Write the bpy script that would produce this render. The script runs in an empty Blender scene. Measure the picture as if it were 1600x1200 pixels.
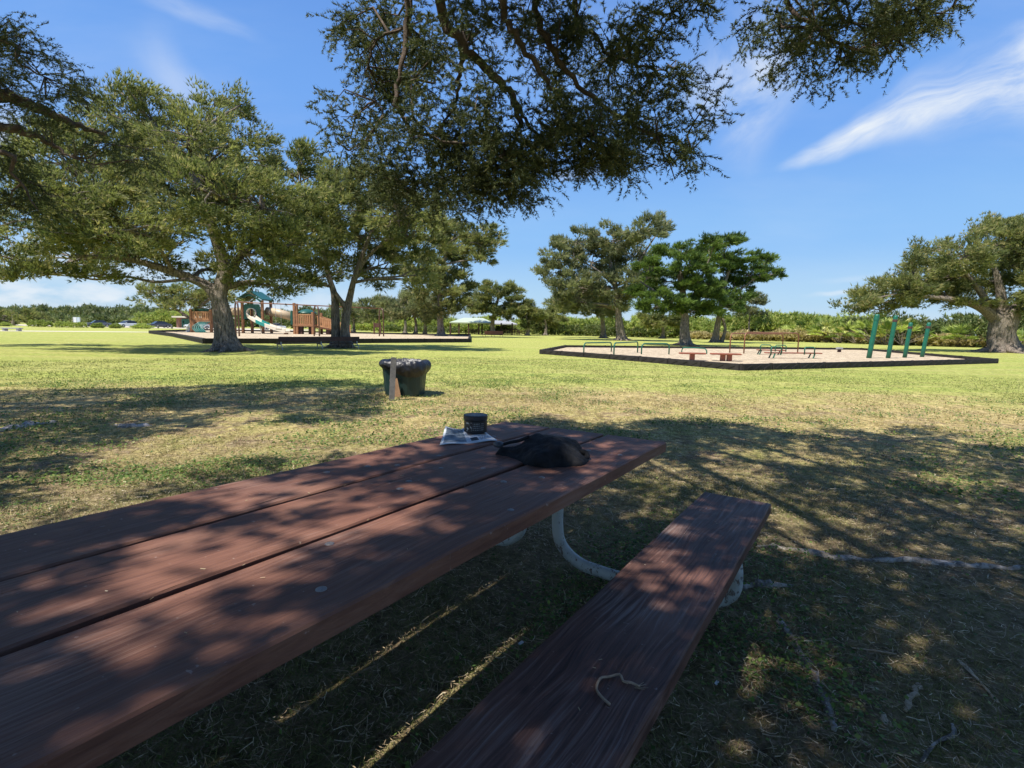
import bpy, math, random
import numpy as np
from mathutils import Vector, Matrix, Quaternion

# ------------------------------------------------------------------ camera, sky, sun, exposure
SC = bpy.context.scene
COL = SC.collection
FPX = 800.0
PITCH = math.atan(87 / 800); ROLL = math.radians(1.0); CH = 1.159
fw = np.array([0, math.cos(PITCH), -math.sin(PITCH)]); r_ = np.array([1., 0, 0]); u_ = np.cross(r_, fw)
RT = r_ * math.cos(ROLL) + u_ * math.sin(ROLL); UP = -r_ * math.sin(ROLL) + u_ * math.cos(ROLL)
cam = bpy.data.cameras.new('camera'); cam.lens = 18.0; cam.sensor_width = 36.0; cam.clip_start = 0.05; cam.clip_end = 4000
cam_o = bpy.data.objects.new('camera', cam); COL.objects.link(cam_o)
cam_o.matrix_world = Matrix(((RT[0], UP[0], -fw[0], 0), (RT[1], UP[1], -fw[1], 0), (RT[2], UP[2], -fw[2], CH), (0, 0, 0, 1)))
SC.camera = cam_o
SUNV = Vector((-0.42, -0.32, 1.0)).normalized()
SH = np.array([0.42, 0.32])                      # shadow shift per metre of height
sun = bpy.data.lights.new('sun', 'SUN'); sun.energy = 5.0; sun.angle = math.radians(0.53); sun.color = (1.0, 0.95, 0.87)
sun_o = bpy.data.objects.new('sun', sun); COL.objects.link(sun_o)
sun_o.rotation_euler = (-SUNV).to_track_quat('-Z', 'Y').to_euler()
SC.view_settings.view_transform = 'Standard'; SC.view_settings.look = 'None'
SC.view_settings.exposure = 0.66; SC.view_settings.gamma = 1.0
SC.cycles.max_bounces = 6; SC.cycles.diffuse_bounces = 3; SC.cycles.transparent_max_bounces = 4; SC.cycles.transmission_bounces = 4
SC.cycles.use_denoising = True; SC.cycles.sample_clamp_indirect = 6.0

def ray(x, y): return fw + RT * (x - 800) / FPX + UP * (600 - y) / FPX
def gnd(x, y, z=0.0):
    d = ray(x, y); t = (z - CH) / d[2]; return d * t + np.array([0, 0, CH])
def atY(x, y, Y):
    d = ray(x, y); return d * (Y / d[1]) + np.array([0, 0, CH])
def proj(P):
    d = np.asarray(P, float) - np.array([0, 0, CH]); z = d @ fw
    return 800 + FPX * (d @ RT) / z, 600 - FPX * (d @ UP) / z

# ------------------------------------------------------------------ node helper
class N:
    def __init__(s, tree): s.t = tree; s.n = tree.nodes; s.l = tree.links
    def put(s, sock, v):
        if v is None: return
        if isinstance(v, bpy.types.NodeSocket): s.l.new(v, sock)
        elif isinstance(v, (tuple, list)) and sock.type == 'RGBA' and len(v) == 3: sock.default_value = (*v, 1)
        else: sock.default_value = v
    def m(s, op, a, b=None, c=None, clamp=False):
        n = s.n.new('ShaderNodeMath'); n.operation = op; n.use_clamp = clamp
        s.put(n.inputs[0], a); s.put(n.inputs[1], b); s.put(n.inputs[2], c); return n.outputs[0]
    def mix(s, f, a, b, mode='MIX'):
        n = s.n.new('ShaderNodeMix'); n.data_type = 'RGBA'; n.blend_type = mode
        s.put(n.inputs[0], f); s.put(n.inputs[6], a); s.put(n.inputs[7], b); return n.outputs[2]
    def noise(s, vec, scale, detail=3, rough=0.55, dist=0.0, dims='3D'):
        n = s.n.new('ShaderNodeTexNoise'); n.noise_dimensions = dims
        s.put(n.inputs['Vector'], vec); s.put(n.inputs['Scale'], scale); s.put(n.inputs['Detail'], detail)
        s.put(n.inputs['Roughness'], rough); s.put(n.inputs['Distortion'], dist); return n.outputs['Fac']
    def vor(s, vec, scale, feat='F1'):
        n = s.n.new('ShaderNodeTexVoronoi'); n.feature = feat; s.put(n.inputs['Vector'], vec); s.put(n.inputs['Scale'], scale)
        return n.outputs['Distance'], n.outputs.get('Color')
    def map(s, vec, loc=(0, 0, 0), rot=(0, 0, 0), sc=(1, 1, 1), typ='POINT'):
        n = s.n.new('ShaderNodeMapping'); n.vector_type = typ; s.put(n.inputs[0], vec)
        n.inputs['Location'].default_value = loc; n.inputs['Rotation'].default_value = rot; n.inputs['Scale'].default_value = sc; return n.outputs[0]
    def ramp(s, f, a, b, va=0.0, vb=1.0, smooth=True):
        n = s.n.new('ShaderNodeMapRange'); n.interpolation_type = 'SMOOTHSTEP' if smooth else 'LINEAR'
        s.put(n.inputs[0], f); n.inputs[1].default_value = a; n.inputs[2].default_value = b; n.inputs[3].default_value = va; n.inputs[4].default_value = vb
        return n.outputs[0]
    def sep(s, v):
        n = s.n.new('ShaderNodeSeparateXYZ'); s.put(n.inputs[0], v); return n.outputs[0], n.outputs[1], n.outputs[2]
    def comb(s, x, y, z):
        n = s.n.new('ShaderNodeCombineXYZ'); s.put(n.inputs[0], x); s.put(n.inputs[1], y); s.put(n.inputs[2], z); return n.outputs[0]
    def pos(s): return s.n.new('ShaderNodeNewGeometry').outputs['Position']
    def obj(s): return s.n.new('ShaderNodeTexCoord').outputs['Object']
    def attr(s, name):
        n = s.n.new('ShaderNodeAttribute'); n.attribute_name = name; return n.outputs['Fac']
    def rnd(s): return s.n.new('ShaderNodeObjectInfo').outputs['Random']
    def bump(s, h, dist=0.01, strength=1.0):
        n = s.n.new('ShaderNodeBump'); s.put(n.inputs['Height'], h); n.inputs['Distance'].default_value = dist; n.inputs['Strength'].default_value = strength
        return n.outputs[0]

def material(name, fn, rough=0.8, spec=0.3, metal=0.0):
    m = bpy.data.materials.new(name); m.use_nodes = True; t = m.node_tree; t.nodes.clear(); s = N(t)
    out = t.nodes.new('ShaderNodeOutputMaterial'); p = t.nodes.new('ShaderNodeBsdfPrincipled')
    p.inputs['Roughness'].default_value = rough; p.inputs['Specular IOR Level'].default_value = spec; p.inputs['Metallic'].default_value = metal
    t.links.new(p.outputs[0], out.inputs[0])
    r = fn(s, p)
    if r is not None: s.put(p.inputs['Base Color'], r)
    return m
def paint(name, col, var=0.25, rough=0.5, spec=0.4, scale=6.0, metal=0.0, bump=0.0):
    def f(s, p):
        o = s.obj(); a = s.noise(o, scale, 4); b = s.noise(o, scale * 7, 3)
        k = s.ramp(s.m('ADD', s.m('MULTIPLY', a, .65), s.m('MULTIPLY', b, .35)), .3, .7)
        if bump: s.put(p.inputs['Normal'], s.bump(b, bump))
        s.put(p.inputs['Roughness'], s.ramp(b, .3, .7, rough - .1, min(1, rough + .12)))
        return s.mix(k, tuple(c * (1 - var) for c in col), tuple(min(1, c * (1 + var)) for c in col))
    return material(name, f, rough, spec, metal)

# ------------------------------------------------------------------ world: sky + thin clouds
W = bpy.data.worlds.new('World'); SC.world = W; W.use_nodes = True
wt = W.node_tree; wt.nodes.clear(); s = N(wt)
wo = wt.nodes.new('ShaderNodeOutputWorld'); bg = wt.nodes.new('ShaderNodeBackground'); bg.inputs[1].default_value = 0.086
wt.links.new(bg.outputs[0], wo.inputs[0])
sky = wt.nodes.new('ShaderNodeTexSky'); sky.sky_type = 'NISHITA'; sky.sun_disc = False
sky.sun_elevation = math.asin(SUNV.z); sky.sun_rotation = math.atan2(SUNV.x, SUNV.y) % (2 * math.pi)
sky.air_density = 1.15; sky.dust_density = 0.25; sky.ozone_density = 2.2
gx_, gy_, gz_ = s.sep(s.n.new('ShaderNodeTexCoord').outputs['Generated'])
yy = s.m('MAXIMUM', gy_, 0.08)
uu = s.m('DIVIDE', gx_, yy); vv = s.m('DIVIDE', gz_, yy); uv = s.comb(uu, vv, 0)
def duv(x, y):
    d = ray(x, y); return d[0] / d[1], d[2] / d[1]
def streak(p0, p1, w0, w1, dens, fall=0.12, tail=0.3, seed=0.0, fine=9.0):
    a0 = np.array(duv(*p0)); a1 = np.array(duv(*p1)); d = a1 - a0; L = float(np.hypot(*d)); ang = math.atan2(d[1], d[0])
    wrp = s.noise(uv, 3.0 + seed * .1, 3)
    uvd = s.comb(s.m('ADD', uu, s.m('MULTIPLY', s.m('SUBTRACT', wrp, .5), .10)), s.m('ADD', vv, s.m('MULTIPLY', s.m('SUBTRACT', s.noise(s.map(uv, loc=(5 + seed, 3, 0)), 3.4, 3), .5), .10)), seed)
    q = s.map(uvd, loc=(a0[0], a0[1], 0), rot=(0, 0, ang), typ='TEXTURE')
    a, b, _ = s.sep(q)
    wid = s.m('ADD', w0, s.m('MULTIPLY', a, (w1 - w0) / L))
    edge = s.m('SUBTRACT', 1.0, s.m('DIVIDE', s.m('ABSOLUTE', b), s.m('MAXIMUM', wid, 0.004)))
    e = s.ramp(edge, 0.0, 0.9)
    al = s.m('MULTIPLY', s.ramp(a, 0, fall * L), s.ramp(a, L * (1 - tail), L, 1, 0))
    fib = s.noise(s.map(q, sc=(1.6, fine, 1)), 2.2, 6, .6, .4)
    return s.m('MULTIPLY', s.m('MULTIPLY', e, al), s.m('MULTIPLY', s.ramp(fib, .22, .8), dens))
cl = streak((1195, 268), (1750, 60), .004, .16, 1.15, fall=.16, tail=.05, seed=1, fine=7)
for args in (((1290, 240), (1500, 120), .01, .03, .45, .2, .5, 2., 6.),
             ((1080, 215), (1260, 20), .14, .12, 1.1, .30, .5, 3., 3.),
             ((340, 190), (210, 30), .04, .07, .30, .3, .6, 4., 3.),
             ((430, 66), (200, -20), .010, .035, .32, .4, .3, 5., 6.),
             ((860, 292), (960, 262), .012, .02, 1.0, .2, .4, 6., 4.),
             ((1240, 459), (1420, 452), .005, .008, .85, .3, .3, 7., 3.),
             ((1260, 445), (1500, 425), .01, .012, .35, .3, .3, 7.5, 3.),
             ((-60, 420), (260, 385), .05, .12, .6, .2, .3, 8., 3.),
             ((-40, 250), (60, 150), .10, .12, .9, .3, .5, 9., 2.)):
    cl = s.m('MAXIMUM', cl, streak(args[0], args[1], args[2], args[3], args[4], args[5], args[6], args[7], args[8]))
cum = s.noise(s.map(uv, sc=(1.3, 4.2, 1)), 3.4, 6, .58)
cum = s.m('MULTIPLY', s.ramp(cum, .44, .62), s.m('MULTIPLY', s.ramp(vv, .02, .16, 1, 0), s.ramp(uu, -.1, -.62, 0, .85)))
cl = s.m('MAXIMUM', cl, cum)
veil = s.m('MULTIPLY', s.ramp(s.noise(s.map(uv, rot=(0, 0, .5), sc=(.8, 3, 1)), 2.0, 5), .42, .75), .10)
cl = s.m('MINIMUM', s.m('ADD', cl, veil), 1.0)
hsv = s.n.new('ShaderNodeHueSaturation'); hsv.inputs['Saturation'].default_value = 1.0; hsv.inputs['Value'].default_value = 1.0
s.put(hsv.inputs['Color'], sky.outputs[0])
cr = wt.nodes.new('ShaderNodeValToRGB'); cr.color_ramp.interpolation = 'EASE'; el = cr.color_ramp.elements
KS = 1 / (0.096 * 2 ** 0.52)
def lin(c): return tuple(((v / 255) / 12.92 if v < 10 else ((v / 255 + .055) / 1.055) ** 2.4) * KS * .2 for v in c) + (1,)
el[0].position = 0.0; el[0].color = lin((196, 222, 244)); el[1].position = 1.0; el[1].color = lin((78, 124, 208))
for p_, c_ in ((.05, (172, 212, 248)), (.16, (140, 194, 252)), (.34, (118, 174, 250)), (.62, (98, 150, 232))):
    e_ = el.new(p_); e_.color = lin(c_)
s.put(cr.inputs[0], s.m('MAXIMUM', gz_, 0.0))
deep = s.n.new('ShaderNodeVectorMath'); deep.operation = 'SCALE'; s.put(deep.inputs[0], cr.outputs[0]); deep.inputs['Scale'].default_value = 5.0
s.put(bg.inputs[0], s.mix(cl, s.mix(.85, hsv.outputs[0], deep.outputs[0]), (6.3, 6.7, 7.1)))

# ------------------------------------------------------------------ object helpers
def tag(o, label=None, cat=None, group=None, kind=None):
    if label: o['label'] = label
    if cat: o['category'] = cat
    if group: o['group'] = group
    if kind: o['kind'] = kind
    return o
def thing(name, label, cat, loc=(0, 0, 0), rotz=0.0, group=None):
    o = bpy.data.objects.new(name, None); o.empty_display_size = 0.2; COL.objects.link(o)
    o.location = tuple(float(v) for v in loc); o.rotation_euler = (0, 0, rotz); tag(o, label, cat, group); return o

class MB:
    """collects vertices and faces of one mesh"""
    def __init__(s): s.v = []; s.f = []
    def add(s, vs, fs):
        b = len(s.v); s.v += [tuple(float(c) for c in p) for p in vs]; s.f += [tuple(b + i for i in f) for f in fs]; return s
    def box(s, c, size, rot=None, bev=0.0, taper=1.0):
        hx, hy, hz = [a / 2 for a in size]
        if bev <= 0:
            P = [(x * (taper if z > 0 else 1), y * (taper if z > 0 else 1), z) for z in (-hz, hz) for x, y in ((-hx, -hy), (hx, -hy), (hx, hy), (-hx, hy))]
            F = [(3, 2, 1, 0), (4, 5, 6, 7), (0, 1, 5, 4), (1, 2, 6, 5), (2, 3, 7, 6), (3, 0, 4, 7)]
        else:
            import bmesh
            bm = bmesh.new(); bmesh.ops.create_cube(bm, size=1)
            for v in bm.verts: v.co = (v.co.x * size[0], v.co.y * size[1], v.co.z * size[2])
            bmesh.ops.bevel(bm, geom=bm.edges[:], offset=min(bev, min(size) * .45), segments=2, affect='EDGES')
            bm.verts.ensure_lookup_table(); P = [tuple(v.co) for v in bm.verts]; F = [tuple(v.index for v in f.verts) for f in bm.faces]; bm.free()
        M = Matrix.Identity(3)
        if rot is not None: M = rot if isinstance(rot, Matrix) else Matrix.Rotation(rot, 3, 'Z')
        return s.add([tuple(M @ Vector(p) + Vector(c)) for p in P], F)
    def bar(s, a, b, w, h=None, up=(0, 0, 1), bev=0.0):
        a = Vector(a); b = Vector(b); d = b - a; L = d.length; d.normalize(); h = h or w
        upv = Vector(up)
        if abs(d.dot(upv)) > .99: upv = Vector((0, 1, 0))
        x = d.cross(upv).normalized(); z = x.cross(d).normalized()
        M = Matrix((x, d, z)).transposed()
        return s.box((a + b) / 2, (w, L, h), M, bev)
    def tube(s, pts, rad, n=8, cap=True, wob=None):
        pts = [Vector(p) for p in pts]; k = len(pts)
        rad = [rad] * k if not hasattr(rad, '__len__') else rad
        ref = Vector((0.13, 0.27, 1)).normalized()
        vs = []; prev = None
        for i, p in enumerate(pts):
            t = (pts[min(i + 1, k - 1)] - pts[max(i - 1, 0)])
            t = t.normalized() if t.length > 1e-9 else Vector((0, 0, 1))
            if prev is None:
                x = t.cross(ref); x = x if x.length > .05 else t.cross(Vector((1, 0, 0)))
            else: x = prev - t * prev.dot(t)
            x.normalize(); prev = x; y = t.cross(x)
            for j in range(n):
                a = 2 * math.pi * j / n; r = rad[i] * (wob(i, a) if wob else 1)
                vs.append(p + x * math.cos(a) * r + y * math.sin(a) * r)
        fs = [(i * n + j, i * n + (j + 1) % n, (i + 1) * n + (j + 1) % n, (i + 1) * n + j) for i in range(k - 1) for j in range(n)]
        if cap: fs += [tuple(reversed(range(n))), tuple((k - 1) * n + j for j in range(n))]
        return s.add(vs, fs)
    def lathe(s, prof, n=24, c=(0, 0, 0), shape=None):
        vs = []
        for (r, z) in prof:
            for j in range(n):
                a = 2 * math.pi * j / n; q = r * (shape(a, z) if shape else 1)
                vs.append((c[0] + q * math.cos(a), c[1] + q * math.sin(a), c[2] + z))
        k = len(prof)
        fs = [(i * n + j, i * n + (j + 1) % n, (i + 1) * n + (j + 1) % n, (i + 1) * n + j) for i in range(k - 1) for j in range(n)]
        fs += [tuple(reversed(range(n))), tuple((k - 1) * n + j for j in range(n))]
        return s.add(vs, fs)
    def prism(s, poly, a, b, axis='Z'):
        n = len(poly)
        def P(p, h): return {'Z': (p[0], p[1], h), 'Y': (p[0], h, p[1]), 'X': (h, p[0], p[1])}[axis]
        return s.add([P(p, a) for p in poly] + [P(p, b) for p in poly],
                     [tuple(range(n))[::-1], tuple(range(n, 2 * n))] + [(i, (i + 1) % n, n + (i + 1) % n, n + i) for i in range(n)])
    def build(s, name, mat, parent=None, smooth=False, loc=None):
        me = bpy.data.meshes.new(name); me.from_pydata(s.v, [], s.f); me.update()
        import bmesh
        bm = bmesh.new(); bm.from_mesh(me); bmesh.ops.recalc_face_normals(bm, faces=bm.faces[:]); bm.to_mesh(me); bm.free()
        if smooth: me.polygons.foreach_set('use_smooth', [True] * len(me.polygons))
        me.materials.append(mat); o = bpy.data.objects.new(name, me); COL.objects.link(o)
        if parent: o.parent = parent
        if loc is not None: o.location = loc
        return o
def smooth_path(pts, n=6):
    P = [Vector(p) for p in pts]; P = [P[0] * 2 - P[1]] + P + [P[-1] * 2 - P[-2]]; out = []
    for i in range(1, len(P) - 2):
        for j in range(n):
            t = j / n; a, b, c, d = P[i - 1], P[i], P[i + 1], P[i + 2]
            out.append(0.5 * ((2 * b) + (c - a) * t + (2 * a - 5 * b + 4 * c - d) * t * t + (3 * b - a - 3 * c + d) * t ** 3))
    out.append(P[-2]); return out
def lerp(a, b, t): return a + (b - a) * t
def raw(name, V, nper, mat, parent=None, attr=None):
    """mesh of separate n-gons (nper corners each) from an array of corners"""
    V = np.ascontiguousarray(V.reshape(-1, 3), dtype=np.float32); nv = len(V); nf = nv // nper
    me = bpy.data.meshes.new(name); me.vertices.add(nv); me.vertices.foreach_set('co', V.ravel())
    me.loops.add(nv); me.loops.foreach_set('vertex_index', np.arange(nv, dtype=np.int32))
    me.polygons.add(nf); me.polygons.foreach_set('loop_start', np.arange(0, nv, nper, dtype=np.int32))
    me.polygons.foreach_set('loop_total', np.full(nf, nper, dtype=np.int32))
    if attr is not None:
        a = me.attributes.new('tone', 'FLOAT', 'FACE'); a.data.foreach_set('value', np.ascontiguousarray(attr, dtype=np.float32))
    me.update(calc_edges=True); me.materials.append(mat)
    o = bpy.data.objects.new(name, me); COL.objects.link(o)
    if parent: o.parent = parent
    return o
def unit(a): return a / np.maximum(np.linalg.norm(a, axis=-1, keepdims=True), 1e-9)
def blades(C, D, L, Wd, rng, quad=False):
    """thin pointed leaves: C bases, D directions, lengths, widths"""
    n = len(C); D = unit(D); side = unit(np.cross(D, rng.normal(size=(n, 3))))
    L = np.broadcast_to(L, n)[:, None]; Wd = np.broadcast_to(Wd, n)[:, None]
    if quad:
        m = C + D * L * .45
        return np.stack([C, m + side * Wd * .5, C + D * L, m - side * Wd * .5], 1)
    return np.stack([C - side * Wd * .5, C + side * Wd * .5, C + D * L], 1)
def tufts(C, D, nb, L, Wd, spread, rng):
    n = len(C); C2 = np.repeat(C, nb, 0); D2 = unit(np.repeat(unit(D), nb, 0) + rng.normal(size=(n * nb, 3)) * spread)
    L2 = np.repeat(np.broadcast_to(L, n), nb) * rng.uniform(.6, 1.25, n * nb)
    return blades(C2, D2, L2, Wd * rng.uniform(.7, 1.3, n * nb), rng)

# ------------------------------------------------------------------ materials
def lawn_fac(s):
    """shared patch pattern of the lawn, in world coordinates: (dryness, bareness)"""
    p = s.pos(); x, y, z = s.sep(p)
    a = s.noise(s.map(p, sc=(.6, 1, 1)), .32, 4, .6); b = s.noise(p, 1.7, 4, .6, .6); c = s.noise(p, 6.5, 3, .6)
    # a worn belt around the tree and the table, greener lawn farther out
    d = s.m('SQRT', s.m('ADD', s.m('POWER', s.m('MULTIPLY', s.m('SUBTRACT', x, .5), .62), 2.0), s.m('POWER', s.m('SUBTRACT', y, -.5), 2.0)))
    far = s.ramp(d, 8.0, 13.5)
    dry = s.m('ADD', s.m('MULTIPLY', a, .55), s.m('ADD', s.m('MULTIPLY', b, .30), s.m('MULTIPLY', c, .22)))
    dry = s.m('SUBTRACT', dry, s.m('MULTIPLY', far, .18))
    belt = s.m('MULTIPLY', s.ramp(d, 4.0, 6.0), s.ramp(d, 9.5, 13.0, 1, 0))
    dry = s.m('ADD', dry, s.m('MULTIPLY', belt, .10))
    dryf = s.ramp(dry, .43, .66)
    bare = s.m('MULTIPLY', s.ramp(s.m('ADD', s.m('MULTIPLY', b, .6), s.m('MULTIPLY', c, .4)), .48, .62), s.ramp(d, 6.5, 12.0, 1, .05))
    return dryf, bare, far, d
def f_ground(s, p):
    P = s.pos(); dry, bare, far, d = lawn_fac(s)
    f1 = s.noise(P, 60, 3, .7); f2 = s.noise(P, 16, 4, .65); f3 = s.noise(s.map(P, sc=(1, .5, 1)), 5.0, 4, .6)
    f4 = s.noise(P, 1.1, 4, .65, .8)
    f0 = s.noise(s.map(P, sc=(1, .35, 1)), 7.0, 5, .75); spk = s.ramp(s.m('ADD', s.m('MULTIPLY', f1, .34), s.m('ADD', s.m('MULTIPLY', f2, .33), s.m('MULTIPLY', f0, .33))), .40, .60)
    g = s.mix(spk, (.12, .165, .030), (.50, .54, .135)); gy = s.mix(spk, (.22, .155, .055), (.70, .53, .26))
    big = s.ramp(s.m('ADD', s.m('MULTIPLY', f3, .4), s.m('MULTIPLY', f4, .6)), .38, .62)
    str_ = s.ramp(s.noise(s.map(P, rot=(0, 0, .3), sc=(.12, .75, 1)), 1.3, 4, .65), .42, .60); g = s.mix(s.m('MULTIPLY', str_, .5), g, s.mix(spk, (.24, .20, .06), (.68, .60, .24)))
    g = s.mix(s.m('MULTIPLY', big, .5), g, s.mix(spk, (.17, .18, .04), (.50, .47, .13)))
    base = s.mix(s.m('MULTIPLY', dry, .85), g, gy)
    dirt = s.mix(s.ramp(f2, .35, .65), (.085, .058, .038), (.33, .235, .155))
    base = s.mix(s.m('MULTIPLY', bare, .85), base, dirt)
    near = s.ramp(d, 3.0, 7.5, .85, 0); base = s.mix(near, base, s.mix(s.ramp(f1, .35, .65), dirt, s.mix(f2, (.17, .125, .072), (.12, .115, .05))))
    s.put(p.inputs['Normal'], s.bump(s.m('ADD', f1, s.m('MULTIPLY', f2, 1.5)), .03, .9))
    return base
M_ground = material('lawn', f_ground, .95, .1)
def f_grass(s, p):
    dry, bare, far, d = lawn_fac(s); t = s.attr('tone')
    g = s.mix(t, (.055, .095, .018), (.25, .28, .065)); y = s.mix(t, (.20, .16, .07), (.52, .43, .22))
    k = s.m('ADD', s.m('MULTIPLY', dry, .75), s.m('MULTIPLY', s.ramp(s.m('FRACT', s.m('MULTIPLY', t, 7.31)), .55, .9), .55), clamp=True)
    c = s.mix(k, g, y); s.put(p.inputs['Transmission Weight'], 0.0); return c
M_grass = material('grass_blade', f_grass, .6, .25)
def leafy(name, dark, light, tip, trans=.38, rough=.6):
    m = bpy.data.materials.new(name); m.use_nodes = True; t = m.node_tree; t.nodes.clear(); s = N(t)
    out = t.nodes.new('ShaderNodeOutputMaterial'); p = t.nodes.new('ShaderNodeBsdfPrincipled'); tr = t.nodes.new('ShaderNodeBsdfTranslucent')
    p.inputs['Roughness'].default_value = rough; p.inputs['Specular IOR Level'].default_value = .25
    a = s.attr('tone'); fr = s.m('FRACT', s.m('MULTIPLY', a, 13.7)); n = s.noise(s.pos(), 1.4, 3)
    c = s.mix(s.ramp(s.m('ADD', s.m('MULTIPLY', a, .6), s.m('MULTIPLY', n, .4)), .25, .75), dark, light)
    c = s.mix(s.ramp(fr, .78, .98), c, tip)
    s.put(p.inputs['Base Color'], c); s.put(tr.inputs[0], s.mix(1.0, c, (1.5, 1.55, 1.1), 'MULTIPLY'))
    mx = t.nodes.new('ShaderNodeMixShader'); mx.inputs[0].default_value = trans
    t.links.new(p.outputs[0], mx.inputs[1]); t.links.new(tr.outputs[0], mx.inputs[2]); t.links.new(mx.outputs[0], out.inputs[0]); return m
M_cedar = leafy('cedar_foliage', (.080, .105, .036), (.255, .270, .100), (.36, .32, .15))
M_cedar_grey = leafy('grey_cedar_foliage', (.095, .115, .060), (.25, .27, .135), (.34, .31, .19))
M_cypress = leafy('bright_cypress_foliage', (.028, .058, .014), (.135, .205, .042), (.20, .27, .060))
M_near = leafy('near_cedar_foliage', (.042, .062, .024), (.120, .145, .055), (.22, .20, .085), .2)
M_shrub = leafy('shrub_foliage', (.12, .18, .035), (.42, .48, .125), (.56, .52, .20), .3)
M_darkshrub = leafy('dark_shrub_foliage', (.05, .08, .022), (.15, .19, .06), (.28, .26, .12), .25)
M_weed = leafy('weed_leaf', (.050, .100, .024), (.16, .24, .055), (.26, .30, .09), .3)
M_wood_far = leafy('woodland_foliage', (.085, .115, .045), (.21, .25, .105), (.33, .31, .18), .2)
M_dryshrub = leafy('dry_grass', (.22, .18, .075), (.48, .40, .18), (.60, .50, .28), .2)
def f_bark(s, p):
    o = s.obj(); a = s.noise(s.map(o, sc=(7, 7, 1.1)), 3.0, 5, .65, .3); b = s.noise(s.map(o, sc=(5, 5, 1.0)), 9.0, 3, .6); c = s.noise(o, 1.6, 3)
    h = s.m('ADD', s.m('MULTIPLY', a, .7), s.m('MULTIPLY', b, .3)); s.put(p.inputs['Normal'], s.bump(h, .10, 1.0))
    k = s.mix(s.ramp(h, .36, .62), (.060, .046, .036), (.35, .29, .235))
    return s.mix(s.m('MULTIPLY', s.ramp(c, .4, .7), .4), k, (.19, .18, .155))
M_bark = material('cedar_bark', f_bark, .95, .1)
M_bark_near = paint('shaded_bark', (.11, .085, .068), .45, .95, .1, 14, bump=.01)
def f_root(s, p):
    o = s.obj(); a = s.noise(s.map(o, sc=(3, 3, 3)), 7.0, 5, .65); s.put(p.inputs['Normal'], s.bump(a, .02, 1.0))
    return s.mix(s.ramp(a, .35, .65), (.16, .135, .115), (.52, .47, .41))
M_root = material('root_bark', f_root, .9, .15)
def f_plank(base, dk, lt, wear):
    def f(s, p):
        o = s.obj(); rn = s.rnd(); ox, oy, oz = s.sep(o)
        q = s.comb(s.m('ADD', ox, s.m('MULTIPLY', rn, 13.0)), oy, oz)
        wv = s.noise(s.map(q, sc=(3, .8, 3)), 1.8, 2)
        qx, qy, qz = s.sep(q)
        q2 = s.comb(s.m('ADD', qx, s.m('MULTIPLY', wv, .10)), qy, qz)
        g1 = s.noise(s.map(q2, sc=(60, 1.6, 20)), 1.6, 5, .65); g2 = s.noise(s.map(q2, sc=(190, 4, 60)), 1.5, 3, .6); g3 = s.noise(s.map(q, sc=(1, .5, 1)), 5.0, 5, .6)
        g4 = s.noise(q, 1.6, 3)
        gr = s.m('ADD', s.m('MULTIPLY', g1, .6), s.m('MULTIPLY', g2, .4))
        c = s.mix(s.ramp(gr, .36, .62), dk, base)
        c = s.mix(s.m('MULTIPLY', s.ramp(g3, .45, .75), .55), c, lt)
        wm = s.m('MULTIPLY', s.ramp(s.m('ADD', s.m('MULTIPLY', g1, .5), s.m('MULTIPLY', g4, .5)), .50, .66), wear)
        c = s.mix(wm, c, (.27, .235, .215))
        crack = s.ramp(s.noise(s.map(q2, loc=(3, 0, 0), sc=(26, .55, 6)), 2.0, 2), .69, .725); c = s.mix(s.m('MULTIPLY', crack, .85), c, (.012, .008, .006))
        scr = s.ramp(s.noise(s.map(q, loc=(9, 2, 0), rot=(0, 0, .5), sc=(22, 60, 6)), 1.2, 3), .70, .76); sp = s.ramp(s.noise(q, 48, 2), .70, .76)
        c = s.mix(s.m('MULTIPLY', s.m('MAXIMUM', scr, sp), .45), c, (.40, .33, .29))
        vd, _c = s.vor(s.map(q, sc=(1.6, .55, 1)), 2.6); kn = s.ramp(vd, .0, .055, 1, 0); c = s.mix(s.m('MULTIPLY', kn, .8), c, (.022, .012, .010))
        h = s.m('SUBTRACT', gr, s.m('MULTIPLY', crack, 1.3)); s.put(p.inputs['Normal'], s.bump(h, .004, 1.0))
        s.put(p.inputs['Roughness'], s.ramp(g2, .3, .7, .50, .75)); return c
    return f
M_top = material('stained_plank', f_plank((.190, .088, .058), (.112, .050, .036), (.26, .135, .090), .24), .6, .28)
M_seatp = material('weathered_plank', f_plank((.155, .076, .057), (.045, .023, .019), (.21, .120, .094), .70), .6, .28)
def f_chip(s, p):
    o = s.obj(); a = s.noise(s.map(o, sc=(1, 1, .5)), 62, 5, .7); b = s.noise(o, 9, 3, .6)
    k = s.ramp(s.m('ADD', s.m('MULTIPLY', a, .75), s.m('MULTIPLY', b, .25)), .545, .575); s.put(p.inputs['Normal'], s.bump(s.m('SUBTRACT', 1.0, k), .002, .7))
    return s.mix(s.m('MULTIPLY', s.ramp(b, .4, .6), .35), s.mix(k, (.44, .48, .46), (.10, .06, .042)), (.22, .24, .23))
M_pipe = material('chipped_white_pipe', f_chip, .5, .4)
M_bolt = paint('galvanised_bolt', (.22, .20, .19), .4, .5, .5, 40, metal=.4)
M_black = paint('black_fabric', (.017, .017, .019), .4, .85, .2, 40, bump=.001)
M_bagfab = M_black
M_liner = paint('black_plastic_liner', (.010, .010, .013), .3, .44, .6, 9, bump=.004)
M_canm = paint('green_plastic_can', (.014, .036, .033), .25, .42, .45, 4)
M_greypost = paint('weathered_post', (.19, .18, .17), .3, .85, .2, 20)
M_board = paint('brown_board', (.34, .20, .11), .25, .8, .2, 9)
M_mulch = None
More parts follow.
